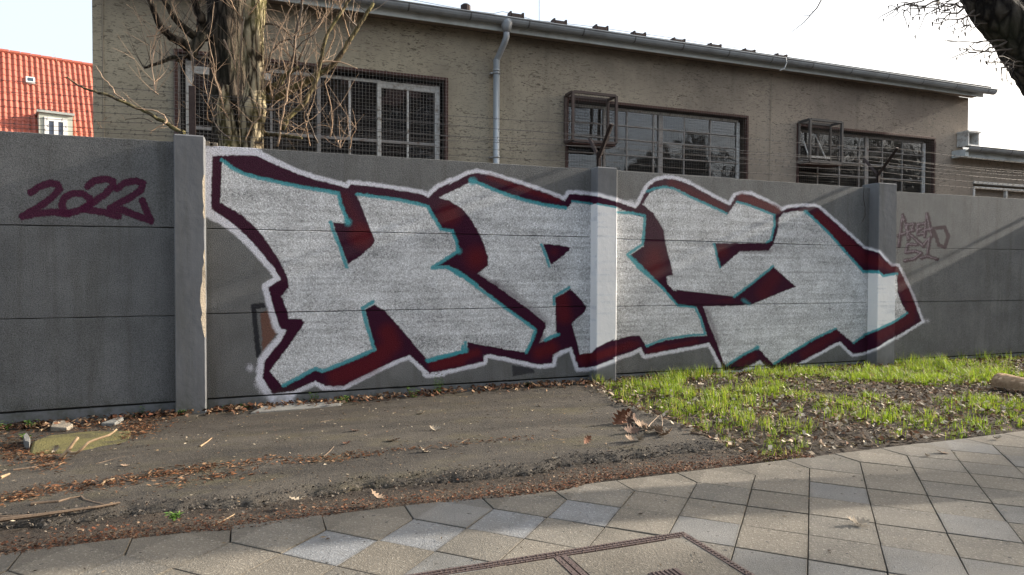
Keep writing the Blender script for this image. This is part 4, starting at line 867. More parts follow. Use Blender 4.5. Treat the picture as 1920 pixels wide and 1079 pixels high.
def fuzz(C_, cnt, L, r_, bb, rr, up_=.5):
    for _ in range(cnt):
        i = rr.randrange(1, len(C_)); p = Vector(C_[i]); d = Vector((rr.gauss(0, 1), rr.gauss(0, .6), abs(rr.gauss(0, 1))*up_+.15)).normalized(); q = [p]; l_ = L*rr.uniform(.4, 1.2)
        for k in range(4): d = (d+Vector((rr.gauss(0, .13), rr.gauss(0, .1), rr.gauss(.08, .1)))).normalized(); q.append(q[-1]+d*l_/4)
        bb.tube(q, [r_, r_*.85, r_*.7, r_*.5, r_*.3], 4, cap=False)
        if rr.random() < .6:
            k = rr.randrange(1, 4); d2 = (d+Vector((rr.gauss(0, .8), rr.gauss(0, .4), rr.gauss(.1, .6)))).normalized(); bb.tube([q[k], q[k]+d2*l_*.2+Vector((0, 0, .01)), q[k]+d2*l_*.42], [r_*.6, r_*.5, r_*.3], 3, cap=False)
for i, C_ in enumerate(limbs):
    if i in (12,): fuzz(C_, 5, .25, .003, fine, rs); continue
    if 13 <= i <= 17: fuzz(C_, 2, .15, .002, fine, rs); continue
    fuzz(C_, 9 if i < 12 else 5, .5, .0030, fine, rs, 1.5)
tag(fine.obj('twigs', M['twig'], tr, True), kind='stuff')
dk = MB()
for i in (1, 2, 3, 4, 5, 7, 8): fuzz(limbs[i], 12, .5, .004, dk, rs, .9)
tag(dk.obj('dark_twigs', M['twigd'], tr, True), kind='stuff')
# street tree whose leaning limb enters at the top right
rt = empty('street_tree', tuple(D(2330, 760, 5.0)*np.array([1, 1, 0])), 'dark leaning street tree limb with fine hanging twigs at the top right edge', 'tree')
def DP(pts, Z0, Z1=None): Z1 = Z1 or Z0; return [Vector(D(x, y, Z0+(Z1-Z0)*i/max(1, len(pts)-1))) for i, (x, y) in enumerate(pts)]
lp = DP([(2090,330),(2020,215),(1960,128),(1905,62),(1862,18),(1838,-20),(1810,-60),(1760,-130),(1690,-230),(1600,-420)], 5.3, 5.3)
bs_ = Vector(rt.location)
b = trunk_mesh([bs_, bs_+Vector((-.1, 0, 1.0)), lp[0]]+lp[1:], [.29, .24, .222, .213, .20, .17, .158, .153, .145, .136, .11, .085], 20, 9, .07, 9); b.obj('trunk', M['limbd'], rt, True)
lp2 = DP([(1975,80),(1925,30),(1912,-20),(1930,-120),(1950,-300)], 5.3, 5.5); b = trunk_mesh(lp2, [.17, .145, .11, .093, .07], 16, 9, .08, 10); b.obj('limb', M['limbd'], rt, True)
lp3 = DP([(2010,160),(1985,80),(1975,0),(1990,-120)], 5.4, 5.6); b = trunk_mesh(lp3, [.17, .16, .14, .1], 16, 9, .08, 12); b.obj('limb', M['limbd'], rt, True)
TB = lambda *p: cr(1620, 0, 6.4, *p)
tws = [((1210,75),(1150,78),(1100,60),(1030,80),(930,70),(860,110),(760,155),(700,170)), ((1210,90),(1130,150),(1040,155),(990,190),(940,260),(880,355)), ((900,0),(830,40),(740,70),(620,60),(500,55),(440,75),(390,98)), ((740,70),(650,95),(560,105),(480,125)), ((1320,120),(1250,190),(1200,215),(1130,235),(1040,232),(970,225)), ((1395,170),(1330,190),(1240,200),(1180,225),(1120,250)), ((1480,275),(1400,285),(1270,298)), ((1745,470),(1690,485),(1600,480),(1540,500),(1440,495),(1370,508),(1260,505),(1120,498),(1000,487)), ((1745,480),(1690,520),(1620,550),(1510,575),(1480,600),(1430,625),(1350,635),(1270,630)), ((1810,575),(1720,595),(1620,610),(1540,628),(1440,605),(1330,600),(1240,612),(1155,605)), ((1920,755),(1860,745),(1800,735),(1740,715),(1660,680)), ((1920,800),(1850,795),(1770,765),(1700,760),(1600,745),(1520,750)), ((1770,765),(1730,800),(1650,825)), ((1160,0),(1130,30),(1100,70)), ((1100,70),(1060,100),(1000,120),(920,115)), ((900,0),(905,30)), ((720,5),(650,20),(600,30),(560,45)), ((1080,0),(1030,15),(960,25),(880,40))]
rs2 = random.Random(5); ft = MB()
for tw_ in tws:
    P = DP(TB(*tw_), 5.25, rs2.uniform(4.8, 5.2)); n = len(P); r0 = .009 if len(tw_) > 5 else .006; b = MB(); b.tube([p+Vector((0, 0, rs2.gauss(0, .004))) for p in P], [r0*(1-.75*i/(n-1)) for i in range(n)], 5); b.obj('twig', M['twigd'], rt)
    for _ in range(5):
        i = rs2.randrange(1, n); d = (P[i]-P[i-1]).normalized(); p = P[i]; q = [p]
        for k in range(3): d = (d+Vector((rs2.gauss(0, .3), rs2.gauss(0, .3), rs2.gauss(-.15, .3)))).normalized(); q.append(q[-1]+d*rs2.uniform(.03, .08))
        ft.tube(q, [.004, .0035, .003, .0015], 4, cap=False)
        if rs2.random() < .6: ft.tube([q[-1], q[-1]+Vector((.004, 0, -.025))], [.006, .003], 5)
b = MB(); b.tube(DP([(1541,-30),(1540,0),(1532,15),(1520,28),(1508,42),(1495,52),(1481,63)], 6), [.007, .006, .006, .005, .004, .003, .002], 5); b.obj('twig', M['twigd'], rt)
for q in ([(1532,15),(1525,22),(1515,24)], [(1520,28),(1512,30),(1502,28)]): ft.tube(DP(q, 6), [.003, .0025, .0015], 4)
tag(ft.obj('fine_twigs', M['twigd'], rt), kind='stuff')
# bare trees down the street and across it: they filter the low sun and show in the window reflections
def bare(seed, H=9.):
    r_ = random.Random(seed); b = MB()
    def grow(p, d, L, rad, dep):
        q = [p]; k = 4
        for i in range(k): d = (d+Vector((r_.gauss(0, .1), r_.gauss(0, .1), r_.gauss(.04, .06)))*(1 if dep else .3)).normalized(); q.append(q[-1]+d*L/k)
        b.tube(q, [rad*(1-.35*i/k) for i in range(k+1)], 8 if dep < 2 else 4 if dep < 4 else 3, cap=False)
        if dep >= 6: return
        nb = (5, 3, 3, 3, 3, 2)[dep]
        for j in range(nb):
            t = r_.uniform(.45, 1) if dep else r_.uniform(.7, 1); i = min(k, int(t*k)); az = r_.uniform(0, 6.28); el = r_.uniform(.35, .95)
            a = d.orthogonal().normalized(); c_ = d.cross(a); nd = (d*math.cos(el)+(a*math.cos(az)+c_*math.sin(az))*math.sin(el)+Vector((0, 0, .18))).normalized(); grow(q[i], nd, L*r_.uniform(.62, .82) if dep else L*.8, rad*.6, dep+1)
    grow(Vector((0, 0, 0)), Vector((0, 0, 1)), H*.34, H*.032, 0); return b
tms = []
for sd_ in (21, 22): b = bare(sd_); tms.append(b.mesh('bare_street_tree', M['barkd']))
TREES = [(19, -5.5, 0, 0, .95, 'nearest bare street tree beyond the right edge of the view'), (26, -6.6, 1, 1, 1.15, 'second bare street tree down the pavement to the right'), (33, -5.4, 0, 2, 1.25, 'third bare street tree down the pavement to the right'), (43, -6.6, 1, 4, 1.4, 'farthest bare street tree down the pavement to the right'),
 (3.4, -17.5, 0, 3, 1.15, 'bare tree across the road mirrored in the left window'), (20.5, -18, 1, 5, 1.2, 'bare tree across the road mirrored in the middle window'), (24.5, -20, 0, 1.4, 1.3, 'bare tree across the road mirrored in the middle window beside its neighbour'), (35, -19, 1, 2.2, 1.35, 'bare tree across the road mirrored in the right window'), (16, -8.7, 0, 2.9, .9, 'bare tree at the kerb beyond the right edge of the view')]
for x, y, k, rz, s_, lab in TREES:
    o = bpy.data.objects.new('bare_street_tree', tms[k]); COL.objects.link(o); o.location = (x, y, -.15); o.rotation_euler = (0, 0, rz); o.scale = (s_,)*3; tag(o, lab, 'tree', 'bare trees along the street')
# unseen house added across the road to darken the left window reflections
ah = empty('reflection_house', (-2, -27, -.13), 'dark brown brick house across the road, added to darken reflections in the left workshop window', 'house')
M['brick'] = simple('dark_brown_brick', (.07, .05, .04), .9, .3, 4, .004, 30)
b = MB(); b.box(-15, 13, -36, -27, -.13, 12.5); b.obj('house_wall', M['brick'], ah)
b = MB(); b.poly([(-15.4, -26.6, 12.4), (13.4, -26.6, 12.4), (13.4, -31.5, 16), (-15.4, -31.5, 16)]); b.poly([(-15.4, -36.4, 12.4), (13.4, -36.4, 12.4), (13.4, -31.5, 16), (-15.4, -31.5, 16)]); b.obj('house_roof', M['rustf'], ah)
for fl in range(4):
    for k in range(9):
        x = -13.5+3.1*k; z = 1.+3*fl; b = MB(); b.box(x, x+1.2, -26.99, -26.93, z, z+1.6); f_ = b.obj('house_window', M['whitef'], ah)
        b = MB(); b.box(x+.1, x+1.1, -26.93, -26.92, z+.1, z+1.5); g_ = link('window_pane', b.mesh('window_pane', M['dark'])); g_.parent = f_; g_.location = (0, 0, 0)
# ------------------------------------------------------------------ loose things on the ground
M['asphalt_bit'] = tinted('asphalt_bit', .9, 0, .2); M['leafm'] = tinted('dead_leaf', .75, .12, .15); M['grass'] = tinted('grass_blade', .5, .45, .3); M['weed'] = tinted('weed_leaf', .55, .35, .3)
def quads(name, n, fx, size, cols, mt, asp=(.35, .8), tilt=.5, lift=.004, kind='stuff', bend=.3):
    """curled little leaf pieces: two quads folded along the middle"""
    P = fx(n); n = len(P); c = np.array(cols)[rng.integers(0, len(cols), n)]*rng.uniform(.7, 1.25, (n, 1))
    a = rng.uniform(0, 2*np.pi, n); L = rng.uniform(size[0], size[1], n); Wd = L*rng.uniform(asp[0], asp[1], n)
    u = np.stack([np.cos(a), np.sin(a), rng.normal(0, tilt*.6, n)], 1); u /= np.linalg.norm(u, axis=1)[:, None]
    v = np.stack([-np.sin(a), np.cos(a), rng.normal(0, tilt, n)], 1); v /= np.linalg.norm(v, axis=1)[:, None]
    z = np.array([0, 0, 1.]); P = P+z*(lift+rng.random((n, 1))*lift)
    b_ = (L*bend*rng.uniform(-.3, 1, n))[:, None]
    V = np.stack([P-u*L[:, None]/2, P+v*Wd[:, None]/2+z*b_*.5, P+u*L[:, None]/2, P-v*Wd[:, None]/2+z*b_*.5, P+z*0], 1)
    V[..., 2] = np.maximum(V[..., 2], (P[:, 2]-lift)[:, None]+.001)
    I = np.arange(n)[:, None]*5; F = np.concatenate([I+[0, 4, 1], I+[1, 4, 2], I+[2, 4, 3], I+[3, 4, 0]])
    me = npmesh(name, V.reshape(-1, 3), F, mt, np.repeat(c, 5, 0)); return me
gzv = np.vectorize(gz)
def zg(x, y, bedp=True):
    z = gzv(x, y)+.012
    if bedp: z = z+np.where(x > asph_xmax(y), -.036+.05*np.clip((x-3.3)/.6, 0, 1)*(PNA(x, y, 2.)*.7+PNB(x, y, 7)*.4)*np.clip((y+3.55)/.35, 0, 1), .018*PNB(x, y, 1.1)-.01)
    return np.where(y < -3.5, 0, z)
LC = [(.14, .07, .04), (.09, .05, .03), (.24, .145, .085), (.06, .038, .027), (.32, .22, .14), (.12, .05, .028)]
def f_edge(n):      # litter lying along the pavement edge
    x = rng.uniform(-3, 3.6, n)**1; y = -3.5+np.abs(rng.normal(0, .11, n))+.09*PNA(x, x*0+3, 3)-.06; x = x; k = rng.random(n) < (.45+.9*PNB(x, y*0, 1.3)); x, y = x[k], y[k]
    return np.stack([x, y, np.where(y < -3.3, -.008, zg(x, y)-.006)], 1)
tag(link('edge_litter', quads('edge_litter', 15000, f_edge, (.007, .024), [(.12, .055, .03), (.08, .045, .03), (.17, .09, .05), (.05, .038, .03), (.22, .15, .10), (.14, .05, .025)], M['leafm'], lift=.005)), 'fine brown and orange leaf litter lying along the pavement edge', 'leaf litter', kind='stuff')
def f_wall(n):
    x = rng.uniform(-3, 12, n); y = -.03-np.abs(rng.normal(0, .13, n)); k = rng.random(n) < np.where(x < 4, .35+.8*PNA(x, x*0+1, 1.7), .5); x, y = x[k], y[k]
    k = ~((x > -.67) & (x < -.38) & (y > -.17)); x, y = x[k], y[k]
    return np.stack([x, y, zg(x, y)+.035*rng.random(len(x))**2], 1)
tag(link('wall_foot_leaves', quads('wall_foot_leaves', 7500, f_wall, (.025, .068), LC, M['leafm'], tilt=.8, lift=.012)), 'brown curled dead leaves drifted along the foot of the wall', 'leaves', kind='stuff')
def f_crumb(n):
    x = rng.uniform(-3, 3.3, n); yb_ = -3.13+.10*PNA(x, x*0+3, 3)+.05*PNB(x, x*0+8, 14)+.12*np.clip(x/-3, 0, 1); y = yb_+.03+rng.normal(0, .09, n); return np.stack([x, y, zg(x, y)-.01-.02*(y < yb_+.05)], 1)
tag(link('asphalt_crumbs', quads('asphalt_crumbs', 3600, f_crumb, (.006, .022), [(.07, .06, .052), (.045, .04, .036), (.12, .10, .08)], M['asphalt_bit'], (.6, 1.), .8, .008, bend=.9)), 'dark gravel crumbs along the broken edge of the asphalt', 'gravel', kind='stuff')
ST = [[(0,945),(90,925),(190,915),(300,895),(400,880)], [(400,880),(520,868),(620,868),(700,855)], [(0,795),(80,800),(200,800),(330,785)], [(0,850),(60,850),(110,870)], [(230,820),(290,800)], [(700,855),(860,840),(1000,825)], [(300,915),(480,885)]]
def f_str(n):
    out = []
    for i, s_ in enumerate(ST):
        m_ = int(n*(.22, .10, .28, .22, .12, .04, .04)[i]); t = rng.random(m_)*(len(s_)-1); k = t.astype(int); f = t-k; s2 = np.array(s_, float); p = s2[k]*(1-f)[:, None]+s2[np.minimum(k+1, len(s_)-1)]*f[:, None]; p += rng.normal(0, 1, p.shape)*np.array([14, (5, 4, 9, 15, 9, 2, 5)[i]])
        out += [G(a, b_) for a, b_ in p]
    P = np.array(out); P = P[(P[:, 1] < -.03) & (P[:, 1] > -3.5)]; P[:, 2] = zg(P[:, 0], P[:, 1])+.002; return P
tag(link('needle_litter', quads('needle_litter', 5200, f_str, (.012, .05), [(.19, .08, .035), (.14, .06, .03), (.09, .05, .03), (.27, .16, .09), (.07, .042, .028)], M['leafm'], (.08, .4), .35, .006)), 'orange brown needle and leaf litter washed into streaks on the asphalt', 'leaf litter', kind='stuff')
def f_asp(n):
    x = rng.uniform(-2.6, 3.4, n); y = rng.uniform(-3.1, -.1, n); return np.stack([x, y, zg(x, y)+.001], 1)
tag(link('scattered_crumbs', quads('scattered_crumbs', 2600, f_asp, (.006, .03), [(.25, .17, .10), (.14, .09, .06), (.40, .33, .24), (.07, .055, .045)], M['leafm'], (.15, .7), .3, .003)), 'small leaf crumbs and grit scattered over the asphalt', 'leaf litter', kind='stuff')
def f_pav(n):
    x = rng.uniform(-1.5, 9, n); y = rng.uniform(-5.6, -3.5, n); return np.stack([x, y, y*0+.003], 1)
tag(link('pavement_crumbs', quads('pavement_crumbs', 420, f_pav, (.008, .035), [(.06, .045, .035), (.12, .09, .06), (.2, .15, .1)], M['leafm'], (.15, .5), .2, .003)), 'dark twig crumbs scattered over the pavement slabs', 'leaf litter', kind='stuff')
def bedpts(n, edge=0.):
    x = rng.uniform(3.2, 15, n); y = rng.uniform(-3.42, -.04, n); k = (x > asph_xmax(y)+edge); k &= ~((x > 7.95) & (x < 8.4) & (y > -.17)); return x[k], y[k]
def f_bed(n):
    x, y = bedpts(n, -.12); return np.stack([x, y, zg(x, y)+.01*rng.random(len(x))+.0], 1)
tag(link('verge_leaves', quads('verge_leaves', 21000, f_bed, (.022, .06), [(.13, .085, .052), (.085, .055, .037), (.24, .17, .115), (.36, .28, .20), (.16, .08, .045), (.055, .04, .03), (.50, .43, .33)], M['leafm'], tilt=.9, lift=.016)), 'dry tan and brown leaves lying among the grass of the verge', 'leaves', kind='stuff')
def grass():
    # tufts first, blades after
    x, y = bedpts(12500, .03); dn = PNA(x, y, 1.5)*.6+PNB(x, y, 4.)*.5; ed = np.clip((y+3.3)/.8, 0, 1); far = np.where((x > 9) & (y > -.9), .45, 1.); near = np.clip((x-asph_xmax(y))/.5, .25, 1)
    k = rng.random(len(x)) < np.clip((dn-.445)*3.4, 0.012, 1)*(.15+.85*ed)*far*near; x, y = x[k], y[k]
    n = 17; hh = rng.uniform(.03, .125, len(x))*(.7+.6*PNB(x, y, .9))*(1+.35*np.clip((y+.8)/.6, 0, 1)); X = np.repeat(x, n); Y = np.repeat(y, n); H = np.repeat(hh, n)*rng.uniform(.45, 1.25, len(X)); X = X+rng.normal(0, .028, len(X)); Y = Y+rng.normal(0, .028, len(X)); Y = np.minimum(Y, -.02)
    Z = zg(X, Y)-.006; a = rng.uniform(0, 2*np.pi, len(X)); ln = H*rng.uniform(.1, .65, len(X)); d = np.stack([np.cos(a), np.sin(a)], 1); wv = np.stack([-d[:, 1], d[:, 0]], 1)*rng.uniform(.0013, .0028, (len(X), 1))
    P = np.stack([X, Y, Z], 1); N = len(X); V = np.zeros((N, 5, 3)); W3 = np.concatenate([wv, np.zeros((N, 1))], 1); D3 = np.concatenate([d*ln[:, None], np.zeros((N, 1))], 1); Zv = np.zeros((N, 3)); Zv[:, 2] = H
    V[:, 0] = P-W3; V[:, 1] = P+W3; V[:, 2] = P+D3*.3+Zv*.6-W3*.8; V[:, 3] = P+D3*.3+Zv*.6+W3*.8; V[:, 4] = P+D3+Zv*.97
    I = np.arange(N)[:, None]*5; F = np.concatenate([I+[0, 1, 3], I+[0, 3, 2], I+[2, 3, 4]])
    c = np.array([(.235, .34, .02), (.16, .25, .02), (.33, .40, .028), (.09, .15, .02), (.38, .32, .12)])[rng.choice(5, N, p=[.33, .24, .22, .12, .09])]*rng.uniform(.75, 1.2, (N, 1))
    return npmesh('grass', V.reshape(-1, 3), F, M['grass'], np.repeat(c, 5, 0))
tag(link('grass', grass()), 'bright green tufted grass on the verge right of the asphalt', 'grass', kind='stuff')
tag(link('dead_straw', quads('dead_straw', 5000, f_bed, (.04, .13), [(.30, .25, .15), (.22, .17, .10), (.16, .12, .075), (.38, .33, .22)], M['leafm'], (.02, .06), .35, .012)), 'dead grass stems and straw lying in the verge', 'straw', kind='stuff')
tag(link('soil_clods', quads('soil_clods', 6000, f_bed, (.008, .03), [(.05, .036, .026), (.08, .058, .04), (.03, .022, .017), (.13, .10, .07)], M['asphalt_bit'], (.6, 1.), .9, .01, bend=.9)), 'small clods and stones on the bare soil of the verge', 'soil', kind='stuff')
# leaves one can tell apart
def oak_mesh(seed, curl=.35, lobes=5, L=.1, wd=.05):
    r_ = random.Random(seed); n = lobes*3; V = []; F = []; top = []
    for i in range(n+1):
        t = i/n; env = math.sin(math.pi*min(1, t*.93+.05))**.7*wd*(.6+.5*t); lo = env*(.62+.38*math.cos(i*2*math.pi/3+.4)); z = curl*L*(t-.5)**2*2+.004; V += [((t-.5)*L, lo, z+curl*lo*r_.uniform(.5, 1.1)), ((t-.5)*L, 0, z), ((t-.5)*L, -lo*r_.uniform(.85, 1.1), z+curl*lo*r_.uniform(.3, 1.1))]
    for i in range(n): a = i*3; F += [(a, a+1, a+4, a+3), (a+1, a+2, a+5, a+4)]
    return V, F
lm = [simple('tan_oak_leaf', (.24, .165, .11), .8, .35, 40), simple('pale_oak_leaf', (.31, .25, .18), .8, .3, 40), simple('rusty_oak_leaf', (.17, .07, .035), .8, .35, 40), simple('brown_oak_leaf', (.11, .065, .045), .85, .35, 40)]
oms = []
for k in range(8):
    V, F = oak_mesh(k+1, .25+.12*(k % 3)); me = bpy.data.meshes.new('oak_leaf'); me.from_pydata(V, [], F); me.materials.append(lm[k % 4]); oms.append(me)
LV = [((790,780),1,.85,'pale oak leaf lying alone on the dark asphalt, nearest to the middle of the wall'), ((817,812),1,1.,'pale lobed oak leaf in the middle of the asphalt'), ((737,833),0,1.1,'broad tan oak leaf lying flat, left of centre on the asphalt'), ((795,854),1,.8,'light oak leaf lying on the litter line of the asphalt'), ((836,848),1,.6,'small pale leaf right beside the light one on the litter line'), ((1100,838),2,.85,'rust red leaf standing on edge on open asphalt'), ((1043,813),3,.55,'small brown leaf left of the clump of dead oak leaves'), ((1040,867),1,.6,'greyish pale leaf on the asphalt near the pavement edge'), ((1011,765),1,.6,'small pale curl of leaf on the far part of the asphalt'), ((664,814),3,.8,'brown leaf on the asphalt left of the broad tan one'), ((650,838),2,.6,'rusty leaf on the asphalt in the middle left litter'), ((1607,985),1,1.05,'pale oak leaf lying alone on the open pavement slabs'), ((1765,851),0,.9,'tan leaf on the pavement beside the grass at the right'), ((1738,857),1,.55,'small pale leaf next to the tan one at the pavement edge'), ((560,943),1,1.,'tan leaf on the litter strip left of centre'), ((707,938),0,.95,'brown curled leaf on the litter strip beside the pavement'), ((1280,786),2,.8,'red brown leaf at the tip of the grass verge'), ((105,855),1,.6,'pale upright leaf at the foot of the forked stick'), ((235,880),0,.6,'small tan leaf on the asphalt at the left'), ((1322,757),2,.7,'orange leaf caught in the grass behind the leaf clump'), ((600,970),3,.4,'tiny dark leaf at the edge of the pavement left of centre'), ((1870,825),1,.8,'pale leaf at the right where grass meets pavement'), ((1560,745),1,.8,'whitish leaf in the middle of the grass verge'), ((1635,735),1,.7,'whitish leaf in the grass below the right post'), ((1475,795),1,.9,'pale leaf at the front of the grass verge')]
for i, ((x, y), k, s_, lab) in enumerate(LV):
    p = G(x, y); o = bpy.data.objects.new('oak_leaf', oms[k+4*(i % 2)]); COL.objects.link(o); o.location = (p[0], p[1], float(zg(p[0], p[1]))+.005); rr = random.uniform(-.5, .5); o.rotation_euler = (random.gauss(0, .2), random.gauss(0, .2), rr+(-.3)); o.scale = (s_,)*3
    if 'edge on' in lab: o.rotation_euler = (1.0, -.5, .4); o.location.z += .03
    if 'upright' in lab: o.rotation_euler = (1.2, -.9, .2); o.location.z += .03
    tag(o, lab, 'leaf', 'dead leaves lying on the ground')
# the clump of dead oak leaves on two stalks
c0 = G(1200, 815); cl = empty('oak_sprig', tuple(c0), 'broken oak sprig with a clump of curled brown leaves on the asphalt beside the grass', 'twig')
rs3 = random.Random(3)
for (x, y), k, s_, rx, ry, rz_ in [((1160,797),2,1.3,.9,-.9,.2), ((1168,795),2,1.3,1.1,-1.0,.6), ((1178,799),3,1.2,.8,-.8,1.0), ((1188,800),3,1.1,.9,-.6,1.4), ((1200,806),0,1.1,.6,.2,.3), ((1182,816),3,1.1,.7,.1,.1), ((1205,812),0,1.,.9,.3,1.), ((1215,816),1,1.,.5,.2,2.), ((1232,818),0,1.2,.9,.5,1.3), ((1250,824),0,.9,.5,.6,2.5), ((1198,833),1,.8,.8,.8,1.5), ((1178,832),0,.7,.6,.3,.2)]:
    p = G(x, y); o = bpy.data.objects.new('leaf', oms[k+4*rs3.randrange(2)]); COL.objects.link(o); o.parent = cl; o.location = Vector((p[0], p[1], float(zg(p[0], p[1]))+.02+.015*abs(ry)))-Vector(c0); o.rotation_euler = (rx, ry, rz_); o.scale = (s_*1.35,)*3
b = MB(); pz = lambda x, y, h: Vector(G(x, y))+Vector((0, 0, h+.03))
b.tube([pz(1212,812,.0), pz(1220,806,.02), pz(1235,800,.06)], [.004, .0035, .002], 5); b.tube([pz(1240,815,.01), pz(1242,812,.05), pz(1240,806,.09)], [.004, .003, .002], 5); b.tube([pz(1180,815,0), pz(1215,815,.01), pz(1250,822,.0)], [.003, .004, .003], 5); b.obj('stalk', M['twig'], cl)
# sticks
M['stick'] = simple('bare_pale_wood', (.28, .19, .11), .75, .35, 25, .003, 60); M['stickb'] = simple('brown_stick', (.13, .09, .06), .85, .35, 25, .003, 60)
def stick(pts, r_, lab, mt='stickb', name='stick', cat='stick'):
    P = []
    for a in pts:
        x, y = a[:2]; h = a[2] if len(a) > 2 else 0; g = G(x, y) if not h else None
        P.append(Vector((g[0], g[1], float(zg(g[0], g[1]))+r_*.9)) if g is not None else None)
    b = MB(); n = len(P); b.tube(P, [r_*(1-.5*i/(n-1)) for i in range(n)], 6); o = b.obj(name, M[mt]); return tag(o, lab, cat, 'sticks lying on the ground')
g0 = G(112, 866); fs_ = empty('forked_stick', tuple(g0), 'pale forked bare stick propped up over the mossy plate at the left', 'stick', 'sticks lying on the ground')
Yf = g0[1]
b = MB(); b.tube([W(x, y, Yf+dy) for x, y, dy in ((110,866,0),(120,853,.02),(130,842,.04),(138,830,.05),(147,820,.06))], [.017, .014, .012, .011, .009], 7); b.obj('stem', M['stick'], fs_, True)
b = MB(); b.tube([W(x, y, Yf+dy) for x, y, dy in ((127,846,.03),(135,850,.0),(144,849,-.02),(155,841,-.02),(165,830,0),(175,826,.02),(190,821,.04),(205,816,.06),(212,811,.08),(219,805,.1))], [.011, .01, .01, .01, .009, .009, .008, .008, .007, .006], 7); b.obj('side_branch', M['stick'], fs_, True)
stick([(58,953),(85,950),(110,948),(130,942),(153,938)], .009, 'short pale stick left of the forked twigs near the pavement'); stick([(153,938),(158,944),(180,950),(205,955)], .007, 'thin dark stick crossing the litter at lower left')
stick([(0,985),(70,976),(125,968),(180,960),(225,951)], .012, 'long brown stick lying parallel to the pavement at lower left'); stick([(0,978),(60,974),(110,968)], .008, 'straight dark stick behind the long brown one')
stick([(25,889),(60,884),(105,874)], .008, 'brown stick below the forked stick at the left edge'); stick([(180,876),(235,861)], .004, 'thin twig on the asphalt right of the mossy plate'); stick([(375,843),(388,834),(397,826)], .008, 'stubby stick on the open asphalt left of centre', 'stick')
stick([(606,862),(617,853),(626,843)], .006, 'short twig at the right end of the litter streak'); stick([(190,918),(197,909),(215,904)], .008, 'curved pale stick end in the litter streak', 'stick'); stick([(283,905),(330,902),(370,886)], .006, 'thin twig lying along the litter streak'); stick([(400,991),(425,977),(440,968)], .005, 'thin straight twig on the pavement edge litter', 'stick')
stick([(1295,816),(1320,819),(1352,827)], .012, 'dark stick at the tip of the verge beside the asphalt'); stick([(1765,782),(1800,785),(1840,793),(1870,802)], .008, 'long dark twig on the bare soil at the right'); stick([(1822,684),(1835,690),(1848,697)], .008, 'pale stick near the wall at the right', 'stick'); stick([(0,905),(18,897)], .012, 'thick pale stick end at the left edge', 'stick'); stick([(75,814),(92,805)], .012, 'pale wood splinter by the wall at far left', 'stick')
stick([(860,838),(870,832),(879,828)], .003, 'fine pale twig in the middle of the asphalt', 'stick'); stick([(1035,826),(1050,829),(1060,828)], .004, 'fine pale twig left of the leaf clump', 'stick'); stick([(600,795),(625,790)], .004, 'fine twig near the stone strip below the wall'); stick([(1415,868),(1445,872)], .004, 'dark twig on the pavement near the verge tip')
# cut log at the right edge
lg = empty('cut_log', tuple(G(1890, 732)), 'peeled pale orange log lying in the grass at the right edge', 'log')
a0 = Vector(G(1866, 728)); a1 = Vector(G(2010, 752)); a0.z = float(zg(a0.x, a0.y))+.075; a1.z = float(zg(a1.x, a1.y))+.05
wood = NB('peeled_log_wood'); M['log'] = wood.out(wood.mix(wood.ramp(wood.noise(1., 5, .6, wood.vec((3, 14, 14))), .35, .65), (.38, .24, .14), (.62, .45, .29)), .7, wood.bump(wood.noise(1., 4, .6, wood.vec((4, 30, 30))), .006))
b = trunk_mesh([a0, a0.lerp(a1, .05), a0.lerp(a1, .4), a1], [.06, .10, .085, .05], 14, 6, .06, 2)
for i_, v_ in enumerate(b.v): b.v[i_] = (v_[0], v_[1], v_[2]*.62+(-.02)); b.obj('log_body', M['log'], lg, True)
# flat stones by the wall
def plate(px, h, lab, mt, name='stone_plate', cat='stone'):
    P = [Vector(G(x, y)) for x, y in px]; cx_ = sum(p.x for p in P)/len(P); cy_ = sum(p.y for p in P)/len(P); z0 = float(zg(cx_, cy_))-.02
    b = MB(); T = [Vector((p.x, p.y, z0+h)) for p in P]; B = [Vector((p.x, p.y, z0-.04)) for p in P]; c = Vector((cx_, cy_, z0+h)); In = [t.lerp(c, .05)+Vector((0, 0, .006)) for t in T]; b.poly(In)
    for i in range(len(P)): j = (i+1) % len(P); b.poly([T[i], T[j], In[j], In[i]]); b.poly([B[i], B[j], T[j], T[i]])
    return tag(b.obj(name, mt), lab, cat)
M['mossy'] = simple('mossy_concrete', (.12, .105, .035), .95, .35, 9, .012, 70, dirt=(.05, .042, .025)); M['stone'] = simple('pale_stone', (.165, .16, .148), .9, .3, 8, .008, 70)
plate([(55,858),(62,838),(90,828),(170,818),(246,815),(243,842),(190,846),(120,856)], .03, 'greenish mossy concrete plate under the forked stick', M['mossy'])
plate([(470,779),(492,768),(600,757),(646,755),(638,763),(560,771)], .035, 'long flat grey stone strip at the foot of the wall', M['stone']); plate([(190,804),(225,792),(232,793),(215,803)], .05, 'slanting grey stone shard below the wall at left', M['stone'])
plate([(95,812),(100,803),(118,800),(137,806),(125,813)], .055, 'pale broken mortar lump beside the wall at far left', M['raw'], 'mortar_lump'); plate([(44,836),(50,831),(57,840),(55,847),(47,845)], .08, 'small upright grey pebble left of the mossy plate', M['stone'], 'pebble', 'stone')
